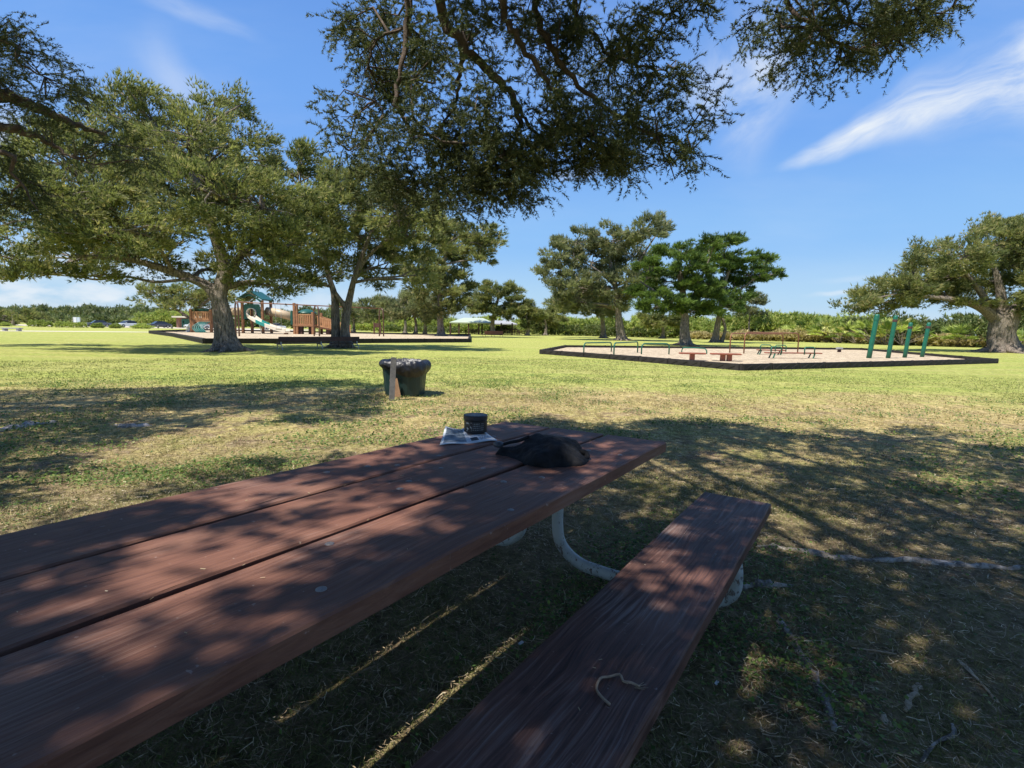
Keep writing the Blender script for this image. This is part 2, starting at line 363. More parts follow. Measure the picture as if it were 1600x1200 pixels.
def f_mulch(s, p):
    P = s.pos(); a = s.noise(P, 22, 4, .7); b = s.noise(P, 4.5, 4, .6); d, c = s.vor(P, 14)
    s.put(p.inputs['Normal'], s.bump(s.m('ADD', a, b), .05, .8))
    k = s.ramp(s.m('ADD', s.m('MULTIPLY', a, .55), s.m('MULTIPLY', b, .45)), .38, .62)
    return s.mix(k, (.28, .215, .145), (.62, .51, .35))
M_mulch = material('wood_mulch', f_mulch, .95, .1)
M_border = paint('black_rubber_border', (.026, .023, .022), .4, .7, .3, 5)
M_play = paint('redwood_post', (.30, .145, .070), .22, .6, .3, 3)
M_playslat = paint('orange_slat', (.42, .215, .10), .2, .6, .3, 3)
M_dkgreen = paint('dark_green_plastic', (.010, .080, .055), .2, .4, .5, 2)
M_teal = paint('teal_plastic', (.02, .22, .19), .2, .35, .5, 2)
M_cream = paint('cream_plastic', (.62, .56, .44), .08, .4, .4, 2)
M_tan = paint('tan_plastic', (.46, .35, .22), .12, .45, .4, 2)
M_brownpipe = paint('brown_steel_pipe', (.095, .045, .030), .25, .4, .5, 3)
M_rustpipe = paint('rust_brown_pipe', (.22, .095, .045), .25, .5, .4, 4)
M_green = paint('green_painted_steel', (.008, .105, .060), .2, .4, .5, 4)
M_redseat = paint('red_brown_board', (.33, .115, .065), .2, .55, .4, 4)
M_dkboard = paint('dark_brown_board', (.070, .035, .030), .3, .6, .3, 4)
M_grey = paint('grey_steel', (.34, .34, .34), .2, .5, .4, 4)
M_sand = paint('pale_road', (.56, .50, .40), .15, .9, .2, .15)
M_path = paint('pale_path', (.55, .49, .39), .15, .9, .2, .5)
M_roof = paint('pale_metal_roof', (.40, .45, .34), .1, .45, .4, .6)
M_brick = paint('brown_block_wall', (.22, .125, .095), .2, .85, .2, 2)
M_glass = paint('dark_window_glass', (.03, .035, .04), .2, .12, .6, 1)
M_white = paint('white_paint', (.72, .74, .74), .08, .5, .3, 2)
M_rubber = paint('tyre_rubber', (.02, .02, .02), .2, .8, .2, 4)
M_straw = leafy('straw', (.16, .11, .06), (.44, .34, .21), (.68, .58, .40), .1)
M_chipwood = paint('pale_wood_chip', (.48, .38, .26), .3, .8, .2, 30)

# ------------------------------------------------------------------ ground
def gz(x, y):
    x = np.asarray(x, float); y = np.asarray(y, float); d = np.hypot(x, y); k = np.clip(1 - (d - 9) / 6, 0, 1)
    return k * (.010 * np.sin(1.7 * x + .6 * y) * np.cos(1.3 * y - .4 * x) + .006 * np.sin(5.1 * x + 2.0) * np.cos(4.3 * y + x) - .008)
def make_ground():
    rad = [0.05]; st = .09
    while rad[-1] < 1600: rad.append(rad[-1] + st); st *= 1.045
    rad = np.array(rad); na = 220; A = np.linspace(0, 2 * math.pi, na, endpoint=False)
    X = rad[:, None] * np.sin(A); Y = rad[:, None] * np.cos(A) ; Z = gz(X, Y)
    V = np.stack([X, Y, Z], -1).reshape(-1, 3); n = len(rad)
    F = [(i * na + j, (i + 1) * na + j, (i + 1) * na + (j + 1) % na, i * na + (j + 1) % na) for i in range(n - 1) for j in range(na)]
    F.append(tuple(range(na))[::-1])
    me = bpy.data.meshes.new('lawn_ground'); me.from_pydata(V.tolist(), [], F)
    me.polygons.foreach_set('use_smooth', [True] * len(me.polygons)); me.materials.append(M_ground)
    import bmesh
    bm = bmesh.new(); bm.from_mesh(me); bmesh.ops.recalc_face_normals(bm, faces=bm.faces[:]); bm.to_mesh(me); bm.free()
    o = bpy.data.objects.new('ground', me); COL.objects.link(o); tag(o, kind='structure'); return o
make_ground()

def polysheet(name, pts, z, mat):
    mb = MB(); mb.add([(p[0], p[1], z) for p in pts], [tuple(range(len(pts)))]); o = mb.build(name, mat); tag(o, kind='structure'); return o
polysheet('parking_road', [gnd(-500, 511.2)[:2] if False else (-260, 108), (-40, 97), (-44, 118), (-260, 134)], .03, M_sand)
def px_strip(xs, y0s, y1s): return [gnd(x, y)[:2] for x, y in zip(xs, y0s)] + [gnd(x, y)[:2] for x, y in zip(xs[::-1], y1s[::-1])]
polysheet('footpath', px_strip([-250, 0, 120, 238], [512.6, 517.6, 518.6, 519.4], [511.8, 516.4, 517.6, 518.6]), .012, M_path)

# near grass, weeds and straw: nobody could count them
def view_pts(n, d0, d1, rng, power=1.0):
    a = rng.uniform(-.86, .86, n); t = rng.uniform(0, 1, n); d = (d0 ** power + t * (d1 ** power - d0 ** power)) ** (1 / power)
    x = d * np.sin(a); y = d * np.cos(a); return x, y, d
def vnoise(x, y, f, seed):
    r = np.random.default_rng(seed); T = r.random((64, 64)); x = x * f + 17.3 * seed; y = y * f + 5.1 * seed
    xi = np.floor(x).astype(int); yi = np.floor(y).astype(int); fx = x - xi; fy = y - yi; fx = fx * fx * (3 - 2 * fx); fy = fy * fy * (3 - 2 * fy)
    g = lambda i, j: T[i % 64, j % 64]
    return (g(xi, yi) * (1 - fx) + g(xi + 1, yi) * fx) * (1 - fy) + (g(xi, yi + 1) * (1 - fx) + g(xi + 1, yi + 1) * fx) * fy
def grass():
    rng = np.random.default_rng(3); out = []; tn = []
    for n, d0, d1, L, Wd, pw in ((130000, .7, 4.2, .036, .0021, 1.3), (150000, 3.6, 9.0, .034, .0045, 1.4), (130000, 8, 20, .042, .011, 1.3)):
        x, y, d = view_pts(n, d0, d1, rng, pw)
        den = .5 * vnoise(x, y, .9, 5) + .5 * vnoise(x, y, 3.1, 6); keep = rng.random(n) < np.clip((den - .22) * 2.2, .12, 1)
        x, y, d = x[keep], y[keep], d[keep]; m = len(x)
        C = np.stack([x, y, gz(x, y) - .003], 1); D = rng.normal(size=(m, 3)) * np.array([1, 1, .35]); D[:, 2] = np.abs(D[:, 2]) + rng.uniform(.15, .95, m)
        out.append(blades(C, D, L * rng.uniform(.5, 1.5, m), Wd * rng.uniform(.7, 1.4, m), rng)); tn.append(rng.random(m))
    o = raw('grass', np.concatenate(out), 3, M_grass, attr=np.concatenate(tn)); tag(o, 'short patchy grass growing over the lawn around the table', 'grass', kind='stuff')
grass()
def weeds():
    rng = np.random.default_rng(8); out = []; tn = []
    for n, d0, d1, sz in ((100000, .8, 5.0, .014), (110000, 4.5, 13, .024)):
        x, y, d = view_pts(n, d0, d1, rng, 1.4)
        den = .55 * vnoise(x, y, .75, 11) + .45 * vnoise(x, y, 2.3, 12)
        # weeds are thick right beside the table's far side
        bx = (x + 2.2) * .5; by = y - 4.2; den = den + .10 * np.exp(-(bx * bx + by * by) / 3)
        keep = rng.random(n) < np.clip((den - .50) * 5.0, .02, 1); x, y = x[keep], y[keep]; m = len(x)
        h = rng.uniform(.004, .035, m)
        C = np.stack([x, y, gz(x, y) + h], 1); D = rng.normal(size=(m, 3)) * np.array([1, 1, .35]) + np.array([0, 0, .12])
        D = unit(D); side = unit(np.cross(D, np.array([0, 0, 1.]) + rng.normal(size=(m, 3)) * .35)); L = sz * rng.uniform(.6, 1.5, m)[:, None]
        mm = C + D * L * .5
        out.append(np.stack([C, mm + side * L * .38, C + D * L, mm - side * L * .38], 1)); tn.append(rng.random(m))
    o = raw('broadleaf_weeds', np.concatenate(out), 4, M_weed, attr=np.concatenate(tn)); tag(o, 'low green clover-like weeds spreading in patches through the lawn', 'weeds', kind='stuff')
weeds()
def straw():
    rng = np.random.default_rng(9); out = []; tn = []
    for n, d0, d1, sc in ((36000, .8, 4.5, 1.0), (14000, 4, 10, 1.6)):
        x, y, d = view_pts(n, d0, d1, rng, 1.35); a = rng.uniform(0, 6.28, n); L = rng.uniform(.012, .05, n) * np.where(rng.random(n) < .04, 3.0, 1) * sc; w = rng.uniform(.0005, .0013, n) * sc
        bend = rng.normal(size=n) * .28; z0 = gz(x, y) + rng.uniform(.004, .022, n); p = np.stack([x, y, z0], 1)
        for k in range(3):
            a2 = a + bend * k; d_ = np.stack([np.cos(a2), np.sin(a2), rng.normal(size=n) * .12], 1); sd = np.stack([-np.sin(a2), np.cos(a2), rng.normal(size=n) * .5], 1)
            q = p + d_ * L[:, None] / 3; q[:, 2] = np.maximum(q[:, 2], gz(q[:, 0], q[:, 1]) + .003); W_ = w[:, None]
            out.append(np.stack([p - sd * W_, p + sd * W_, q + sd * W_, q - sd * W_], 1)); tn.append((a * .159) % 1.0); p = q
    o = raw('dry_straw_litter', np.concatenate(out), 4, M_straw, attr=np.concatenate(tn)); tag(o, 'dry straw and needle litter scattered over the shaded ground', 'plant litter', kind='stuff')
straw()

# ------------------------------------------------------------------ trees
def tree(name, label, base, Y, trunks, clumps, leaf, ntuft, mat, seed, pad=.55, deep=1.0, group=None, nb=6, trunk_r=.4, bark=None, pads_per=1.0, wind=(.25, 0, .45), sprawl=.6, flat=.5, flare=1.5):
    """trunks: list of pixel polylines read at the tree's depth; clumps: (x, y, rx, ry[, dy])"""
    rng = np.random.default_rng(seed); R = random.Random(seed); bark = bark or M_bark
    B = gnd(*base) if Y is None else atY(base[0], base[1], Y); B = np.array([B[0], B[1], 0.0]); Yt = B[1]; pxm = FPX / Yt
    T = thing(name, label, 'tree', B, group=group)
    tb = MB(); nodes = []
    for k, (pl, r0, r1) in enumerate(trunks):
        P = [Vector(atY(x, y, Yt) - B) for x, y in pl]
        if k == 0 or pl[0][1] >= base[1] - 4: P[0].z = -.05
        for i in range(1, len(P) - 1): P[i].y += R.uniform(-.15, .15)
        S = smooth_path(P, 6); m = len(S); rad = []
        for i in range(m):
            t = i / (m - 1); r = lerp(r0, r1, t ** .8); z = S[i].z
            if z < .8 and pl[0][1] >= base[1] - 6: r *= 1 + (flare - 1) * (1 - max(z, 0) / .8) ** 2
            rad.append(r)
        ph = R.uniform(0, 6)
        tb.tube(S, rad, 14, wob=lambda i, a: 1 + .13 * math.sin(3 * a + ph + i * .12) + .08 * math.sin(7 * a + 2 * ph + i * .3) + .04 * math.sin(11 * a - i * .5))
        if pl[0][1] >= base[1] - 6 and r0 > .2:
            for j in range(6):
                a = j * 1.05 + R.uniform(-.3, .3); L = r0 * R.uniform(1.5, 2.6)
                q = Vector((S[0].x, S[0].y, 0)); d = Vector((math.cos(a), math.sin(a), 0))
                tb.tube([q + d * r0 * .55 + Vector((0, 0, .36)), q + d * r0 * 1.15 + Vector((0, 0, .12)), q + d * (r0 + L * .5) + Vector((0, 0, .02)), q + d * (r0 + L) + Vector((0, 0, -.05))], [r0 * .38, r0 * .28, r0 * .16, r0 * .06], 7)
        nodes += [(S[i], rad[i]) for i in range(m // 3, m)]
    pads = []; pc = []
    wtot = sum(c[2] * c[3] for c in clumps)
    for c in clumps:
        x, y, rx, ry = c[:4]; dy = c[4] if len(c) > 4 else R.uniform(-1, 1) * deep
        C = Vector(atY(x, y, Yt + dy) - B); sx, sy = rx / pxm, ry / pxm; sd = (sx + sy) * .5 * .9
        nd, nr = min(nodes, key=lambda q: (q[0] - C).length + max(0, q[0].z - C.z + .3) * 1.5)
        mid = nd.lerp(C, .5) + Vector((R.uniform(-.1, .1), R.uniform(-.1, .1), R.uniform(-.02, .12))) * (C - nd).length
        path = smooth_path([nd, mid, C], 5); r0 = min(nr * .6, .10 + .022 * (C - nd).length * 2)
        tb.tube(path, [lerp(r0, .035, i / (len(path) - 1)) for i in range(len(path))], 6)
        k = max(3, int(pads_per * 1.9 * (sx * sy + sd * (sx + sy) * .5) / (pad * pad)))
        for j in range(k):
            v = rng.normal(size=3); v /= np.linalg.norm(v); v *= rng.uniform(.35, 1.0) ** .6
            p = np.array(C) + v * np.array([sx, sd, sy]); pads.append(p); pc.append(np.array(C))
            if j % 2 == 0:
                s0 = path[R.randrange(3, len(path))]; pv = Vector(p)
                tb.tube([s0, s0.lerp(pv, .5) + Vector((R.uniform(-.12, .12), R.uniform(-.12, .12), R.uniform(0, .15))), pv], [.045, .028, .012], 4, cap=False)
    pads = np.array(pads); pc = np.array(pc); K = len(pads); per = max(4, int(ntuft * 1.2) // K)
    pr = pad * rng.uniform(.55, 1.3, K); idx = np.repeat(np.arange(K), per)
    v = rng.normal(size=(K * per, 3)); v = v / np.linalg.norm(v, axis=1, keepdims=True) * (rng.random((K * per, 1)) ** .45)
    elong = unit(pads - pc + rng.normal(size=(K, 3)) * .3 + np.array(wind) * .8)[idx]
    C = pads[idx] + v * pr[idx, None] * np.array([1, 1, flat]) + elong * (rng.uniform(-.5, 1.0, (K * per, 1)) * pr[idx, None] * .7)
    D = unit(C - pads[idx]) * .6 + elong * .9 + np.array(wind) + rng.normal(size=C.shape) * sprawl * .5
    V = tufts(C, D, nb, leaf, leaf * .18, .38, rng)
    tn = np.repeat(np.clip(rng.random(K)[idx] * .65 + rng.random(K * per) * .35, 0, 1), nb)
    ok = V[:, :, 2].min(axis=1) > .05
    raw('crown', V[ok], 3, mat, T, tn[ok])
    tb.build('trunk', bark, T, smooth=True)
    return T

tree('cedar_tree', 'wide spreading cedar on the left with a thick single trunk beside the dark park bench', (357, 549), 21.6,
     [([(357, 549), (350, 500), (343, 462), (348, 420), (330, 350), (300, 270)], .46, .14), ([(343, 470), (318, 445), (270, 425), (200, 405), (120, 400)], .26, .08), ([(350, 440), (375, 405), (400, 370), (410, 300)], .2, .07), ([(335, 455), (300, 438), (245, 441), (200, 433), (150, 437), (100, 428), (50, 433)], .08, .02)],
     [(205, 175, 80, 40), (330, 175, 62, 32), (120, 255, 105, 52), (250, 245, 105, 52), (375, 245, 85, 48), (55, 335, 90, 50), (175, 330, 110, 52), (300, 325, 105, 55), (415, 325, 85, 50),
      (20, 405, 62, 28), (120, 400, 85, 32), (235, 400, 75, 32), (390, 400, 70, 38), (450, 385, 55, 36), (340, 425, 45, 24), (430, 440, 50, 18), (60, 428, 50, 11), (150, 430, 45, 10), (5, 436, 40, 10), (-60, 330, 70, 50), (-90, 400, 70, 30), (180, 285, 90, 40, 3.5), (320, 280, 90, 40, 3.5), (200, 360, 100, 40, -3), (90, 300, 80, 40, -3.5), (330, 300, 80, 40, -3), (150, 215, 80, 40, 2), (300, 215, 70, 34, -2), (375, 165, 22, 20), (190, 145, 30, 14)],
     .21, 38000, M_cedar, 11, pad=.50, deep=2.6, nb=5, pads_per=1.0)
tree('cedar_tree', 'twin-trunked cedar rising behind the dark park bench', (532, 544), 26.6,
     [([(525, 545), (524, 500), (521, 460), (510, 420), (500, 350)], .26, .08), ([(540, 545), (541, 505), (547, 460), (560, 420), (585, 350)], .27, .08), ([(540, 480), (532, 468), (522, 455)], .12, .1), ([(547, 455), (575, 400), (640, 350)], .12, .05)],
     [(465, 262, 52, 34), (420, 300, 40, 30), (560, 300, 62, 34), (500, 320, 70, 40), (620, 330, 60, 40), (470, 375, 65, 38), (560, 375, 75, 40), (650, 370, 55, 40), (440, 430, 48, 26), (510, 425, 40, 20), (600, 420, 55, 30), (520, 285, 36, 24), (650, 430, 30, 18), (590, 350, 60, 40, 3), (480, 350, 60, 40, -2.5)],
     .24, 20000, M_cedar, 12, pad=.50, deep=2.2, nb=5, pads_per=.85)
tree('cedar_tree', 'low cedar behind the left trunk, its crown reaching over the restroom hut', (318, 519), 58,
     [([(318, 521), (300, 500), (270, 480), (250, 465)], .2, .08)],
     [(250, 462, 36, 16), (290, 468, 34, 20), (325, 472, 30, 20), (235, 455, 22, 10), (270, 478, 24, 9), (345, 460, 40, 20)], .42, 2600, M_cedar, 13, pad=.75, deep=1.6)
tree('cedar_tree', 'dark cedar with a straight trunk behind the right end of the playground bed', (690, 526), 62,
     [([(690, 527), (689, 505), (687, 480), (690, 430), (700, 380)], .5, .15)],
     [(690, 470, 42, 20), (665, 440, 36, 26), (710, 445, 34, 26), (690, 410, 40, 26), (725, 385, 45, 26), (745, 365, 32, 18), (690, 365, 40, 24), (650, 400, 30, 24), (720, 480, 22, 10), (765, 382, 16, 10), (755, 405, 18, 8)],
     .5, 8500, M_cedar, 14, pad=.9, deep=2.5, pads_per=.9)
tree('cedar_tree', 'rounded cedar growing over the pale-roofed pavilion', (771, 521), 86,
     [([(771, 522), (770, 503), (775, 480), (780, 460)], .45, .15)],
     [(760, 488, 26, 9), (800, 490, 26, 10), (778, 470, 34, 12), (775, 450, 24, 9), (800, 456, 18, 9), (745, 474, 14, 10), (812, 476, 14, 10)],
     .55, 5000, M_cedar, 15, pad=.95, deep=2, pads_per=1.0)
for i, (x, yb, Y, cl, lab) in enumerate((
        (649, 522, 70, [(640, 488, 26, 16), (660, 478, 24, 14), (620, 476, 26, 14)], 'grey-green cedar left of the paired trunks beyond the swings'),
        (664, 521, 76, [(668, 490, 20, 14), (655, 465, 24, 12)], 'cedar with a leaning trunk just left of the dark straight cedar'),
        (633, 520, 84, [(600, 485, 26, 14), (630, 470, 26, 14), (580, 478, 20, 13)], 'thin grey cedar behind the last swing arch'),
        (552, 519, 90, [(560, 490, 24, 14), (590, 495, 24, 10), (540, 480, 22, 12)], 'pale cedar far behind the hanging swing seat'),
        (824, 523, 84, [(826, 495, 18, 12), (838, 488, 14, 9)], 'small dark cedar right of the pavilion'),
        (852, 524, 92, [(850, 500, 20, 11), (868, 492, 18, 12)], 'small cedar between the pavilion and the grey cedar group'),
        (1035, 530, 78, [(1030, 506, 22, 10), (1045, 500, 18, 9), (1015, 500, 14, 10)], 'little cedar seen between the two thick grey trunks on the right'),
        (20, 514, 100, [(5, 495, 24, 13), (38, 494, 24, 12), (62, 498, 14, 8), (-30, 495, 26, 12)], 'broad dark tree beside the far left road'))):
    tree('cedar_tree', lab, (x, yb), Y, [([(x, yb + 1), (x + 1, yb - 14), (x - 2, yb - 30)], .3, .12)], cl, .6, 1900, M_cedar_grey if i in (0, 1, 2, 3) else M_cedar, 30 + i, pad=.95, deep=2, group='small cedars beyond the lawn')
tree('cedar_tree', 'tall grey-green cedar, the broadest of the group beyond the fitness bed', (972, 533), 58,
     [([(972, 534), (968, 505), (965, 480), (960, 440), (950, 400)], .55, .16), ([(966, 470), (985, 430), (1010, 390), (1030, 360)], .2, .06), ([(964, 450), (930, 420), (890, 400)], .16, .05)],
     [(905, 375, 34, 18), (960, 372, 40, 20), (1010, 358, 34, 16), (1035, 350, 14, 12), (875, 400, 28, 18), (925, 410, 45, 26), (990, 400, 42, 26), (862, 430, 22, 18), (905, 450, 44, 26), (960, 450, 40, 26), (930, 480, 40, 14), (1000, 440, 30, 26), (880, 470, 26, 14)],
     .46, 13000, M_cedar_grey, 41, pad=.75, deep=2.6, pads_per=.9)
tree('cedar_tree', 'cedar with a reddish trunk standing behind the tall grey-green one', (942, 529), 72,
     [([(943, 530), (942, 505), (940, 480)], .42, .2)], [(900, 470, 30, 14), (930, 465, 30, 16), (950, 480, 24, 12), (880, 485, 20, 8)], .55, 3000, M_cedar, 42, pad=.9, deep=2)
tree('cypress_tree', 'bright green layered cypress with a pale trunk beyond the low red-brown seats', (1070, 542), 42,
     [([(1070, 543), (1068, 515), (1070, 492), (1065, 450), (1060, 410)], .46, .15), ([(1068, 495), (1090, 450), (1110, 400)], .18, .06), ([(1067, 490), (1030, 460), (1000, 440)], .14, .05)],
     [(1060, 392, 34, 12), (1020, 420, 30, 13), (1080, 415, 34, 14), (1050, 440, 40, 14), (1010, 455, 26, 12), (1090, 445, 32, 14), (1045, 470, 40, 13), (1080, 485, 34, 9), (1020, 482, 22, 9), (1110, 470, 26, 12), (1125, 378, 26, 7), (1110, 395, 24, 11)],
     .30, 10500, M_cypress, 43, pad=.50, deep=1.6, flat=.38, pads_per=1.15)
tree('cypress_tree', 'dark wind-shaped cypress reaching right, nearest the brown bars', (1120, 533), 56,
     [([(1117, 534), (1120, 515), (1124, 495), (1130, 455), (1140, 420)], .40, .14), ([(1127, 533), (1132, 515), (1128, 495)], .2, .14), ([(1128, 480), (1160, 450), (1195, 425)], .18, .06)],
     [(1135, 376, 24, 7), (1150, 405, 26, 11), (1120, 415, 26, 16), (1190, 405, 24, 9), (1165, 428, 36, 13), (1200, 430, 22, 11), (1140, 450, 38, 16), (1125, 480, 40, 10), (1160, 465, 20, 9), (1100, 460, 22, 18)],
     .36, 9500, M_cypress, 44, pad=.60, deep=1.8, flat=.4, pads_per=1.15)
tree('cedar_tree', 'small grey bare-twigged tree right of the dark cypress', (1172, 532), 78,
     [([(1172, 533), (1170, 510), (1172, 490)], .16, .08)], [(1165, 480, 22, 10), (1182, 470, 14, 7), (1185, 487, 10, 7)], .5, 1100, M_cedar_grey, 45, pad=.8, deep=1.2)
tree('cedar_tree', 'massive low-spreading cedar with a very thick trunk at the right edge', (1568, 550), 38.5,
     [([(1568, 551), (1566, 525), (1568, 500), (1572, 485)], .86, .74), ([(1560, 500), (1530, 478), (1490, 468), (1430, 462)], .45, .1), ([(1568, 495), (1560, 450), (1550, 400)], .45, .1), ([(1575, 495), (1610, 460), (1650, 430)], .5, .1), ([(1550, 485), (1520, 440), (1480, 400)], .3, .08)],
     [(1560, 352, 42, 15), (1520, 360, 24, 10), (1590, 375, 40, 26), (1460, 388, 34, 14), (1425, 405, 22, 12), (1510, 400, 45, 22), (1400, 445, 30, 14), (1450, 425, 42, 20), (1360, 460, 24, 10), (1400, 472, 34, 11), (1460, 460, 42, 18), (1530, 440, 50, 24), (1590, 430, 45, 28), (1520, 472, 40, 10), (1330, 482, 24, 6), (1395, 455, 40, 14), (1350, 468, 26, 10), (1480, 430, 50, 22), (1430, 445, 40, 16), (1560, 400, 50, 26), (1370, 484, 26, 7), (1640, 380, 50, 40), (1660, 440, 50, 40), (1620, 470, 40, 20), (1345, 470, 20, 8)],
     .30, 21000, M_cedar, 46, pad=.6, deep=3.0, pads_per=1.15, flare=1.2)

# ------------------------------------------------------------------ big tree overhead
def overhead():
    rng = np.random.default_rng(77); R = random.Random(77)
    T = thing('cedar_tree', 'near cedar overhead, its branches hanging into the top of the view', 'tree', (.4, -5.2, 0))
    B = np.array([.4, -5.2, 0]); tb = MB(); F = []; tn = []
    tb.tube(smooth_path([(0, 0, -.05), (.05, .1, 1.2), (-.05, .3, 2.6), (0, .7, 4.4), (-.2, 1.2, 6.5)], 6), [lerp(.55, .2, i / 24) * (1.35 if i < 3 else 1) for i in range(25)], 14, wob=lambda i, a: 1 + .1 * math.sin(4 * a + i * .2))
    def W_(x, y, Y): return Vector(atY(x, y, Y) - B)
    limbs = []
    def limb(pts, r0, r1, n=7, seg=6):
        S = smooth_path(pts, seg); m = len(S)
        for q in S[2:-2]: q += Vector((R.uniform(-1, 1), R.uniform(-1, 1), R.uniform(-1, 1))) * .02
        tb.tube(S, [lerp(r0, r1, i / (m - 1)) for i in range(m)], n, wob=lambda i, a: 1 + .12 * math.sin(3 * a + i * .9)); limbs.extend(S); return S
    hub = Vector((-.1, .9, 5.2)); vis = []
    # visible limbs, from the crown behind the camera out over the view
    up = lambda x, Y, z: Vector((x, Y, z)) - Vector(B)
    vis += limb([hub, up(-.6, 1.0, 6.0), up(-.75, 3.6, 5.0), W_(680, -20, 4.6), W_(722, 70, 4.7), W_(765, 112, 4.8), W_(800, 150, 4.85), W_(815, 195, 4.9)], .060, .026)[24:]
    vis += limb([hub, up(0, 1.2, 6.0), up(-.05, 3.4, 4.9), W_(785, -20, 4.4), W_(812, 60, 4.5), W_(848, 122, 4.6), W_(880, 160, 4.7), W_(905, 215, 4.8)], .045, .012)[24:]
    vis += limb([hub, up(.4, 1.2, 6.0), up(.3, 3.6, 5.2), W_(838, -20, 4.7), W_(868, 80, 4.8), W_(912, 142, 4.9), W_(1000, 200, 5.0), W_(1080, 235, 5.1)], .050, .008)[24:]
    vis += limb([hub, up(-1.0, 1.2, 6.0), up(-1.1, 3.6, 5.0), W_(636, -20, 4.5), W_(624, 110, 4.5), W_(622, 170, 4.5), W_(660, 212, 4.6), W_(760, 225, 4.7)], .034, .010)[24:]
    vis += limb([W_(722, 75, 4.7), W_(718, 120, 4.75), W_(712, 160, 4.8), W_(690, 195, 4.8)], .024, .008)
    vis += limb([up(.9, 3.8, 5.4), W_(900, -20, 4.9), W_(930, 60, 5.0), W_(990, 100, 5.1), W_(1040, 110, 5.2)], .030, .007)
    vis += limb([up(-1.4, 3.8, 5.3), W_(640, -10, 4.6), W_(590, 60, 4.6), W_(575, 110, 4.6), W_(600, 180, 4.6)], .016, .005)
    vis += limb([W_(622, 165, 4.5), W_(640, 190, 4.5), W_(645, 130, 4.6), W_(630, 100, 4.6)], .010, .005)
    vis += limb([W_(800, 150, 4.85), W_(835, 205, 4.9), W_(880, 240, 5.0), W_(940, 255, 5.1)], .018, .006)
    vis += limb([W_(815, 190, 4.9), W_(790, 240, 4.9), W_(720, 270, 4.9), W_(650, 285, 4.9)], .018, .006)
    # right hanging branch
    vr = limb([hub, up(1.8, 1.0, 6.2), up(2.6, 3.4, 5.0), W_(1240, -30, 4.6), W_(1275, 40, 4.6), W_(1330, 75, 4.7), W_(1400, 60, 4.8)], .040, .006)[24:]
    vr += limb([up(2.6, 3.4, 5.0), W_(1310, -20, 4.6), W_(1340, 40, 4.6), W_(1370, 80, 4.7)], .018, .005)
    vr += limb([up(2.6, 3.4, 5.0), W_(1440, -10, 4.6), W_(1500, 10, 4.7)], .018, .005)
    # left branches
    T2 = thing('cedar_tree', 'near cedar standing off the left edge, two dark limbs reaching into the upper left corner', 'tree', (-10.6, 5.2, 0)); B2 = np.array([-10.6, 5.2, 0]); tb2 = MB(); F2 = []; tn2 = []
    tb2.tube(smooth_path([(0, 0, -.05), (.05, .1, 1.2), (.1, 0, 2.6), (0, .1, 4.4), (-.2, 0, 6.0)], 6), [lerp(.42, .12, i / 24) * (1.35 if i < 3 else 1) for i in range(25)], 14, wob=lambda i, a: 1 + .1 * math.sin(4 * a + i * .2))
    vl = []
    for pts, r0, r1 in (([(-10.5, 5.2, 2.4), (-8.6, 5.9, 3.6), (-20, 150, 6.2), (60, 170, 6.4), (105, 190, 6.5), (165, 210, 6.7)], .11, .022), ([(-10.5, 5.2, 2.1), (-8.4, 5.6, 3.2), (-20, 198, 6.0), (45, 208, 6.1), (80, 225, 6.2), (110, 245, 6.2)], .08, .010),
                        ([(-10.5, 5.2, 1.9), (-8.2, 5.4, 2.9), (-20, 235, 5.8), (20, 270, 5.9), (60, 330, 6.0)], .05, .006), ([(-10.5, 5.3, 3.2), (-8.2, 5.8, 4.2), (-10, 60, 6.0), (30, 100, 6.0), (70, 120, 6.1)], .04, .005)):
        P_ = [Vector(np.array(p) - B2) if i < 2 else Vector(atY(*p) - B2) for i, p in enumerate(pts)]
        S = smooth_path(P_, 6); m = len(S)
        for q in S[2:-2]: q += Vector((R.uniform(-1, 1), R.uniform(-1, 1), R.uniform(-1, 1))) * .02
        tb2.tube(S, [lerp(r0, r1, i / (m - 1)) for i in range(m)], 7, wob=lambda i, a: 1 + .12 * math.sin(3 * a + i * .9)); vl += S[8:]
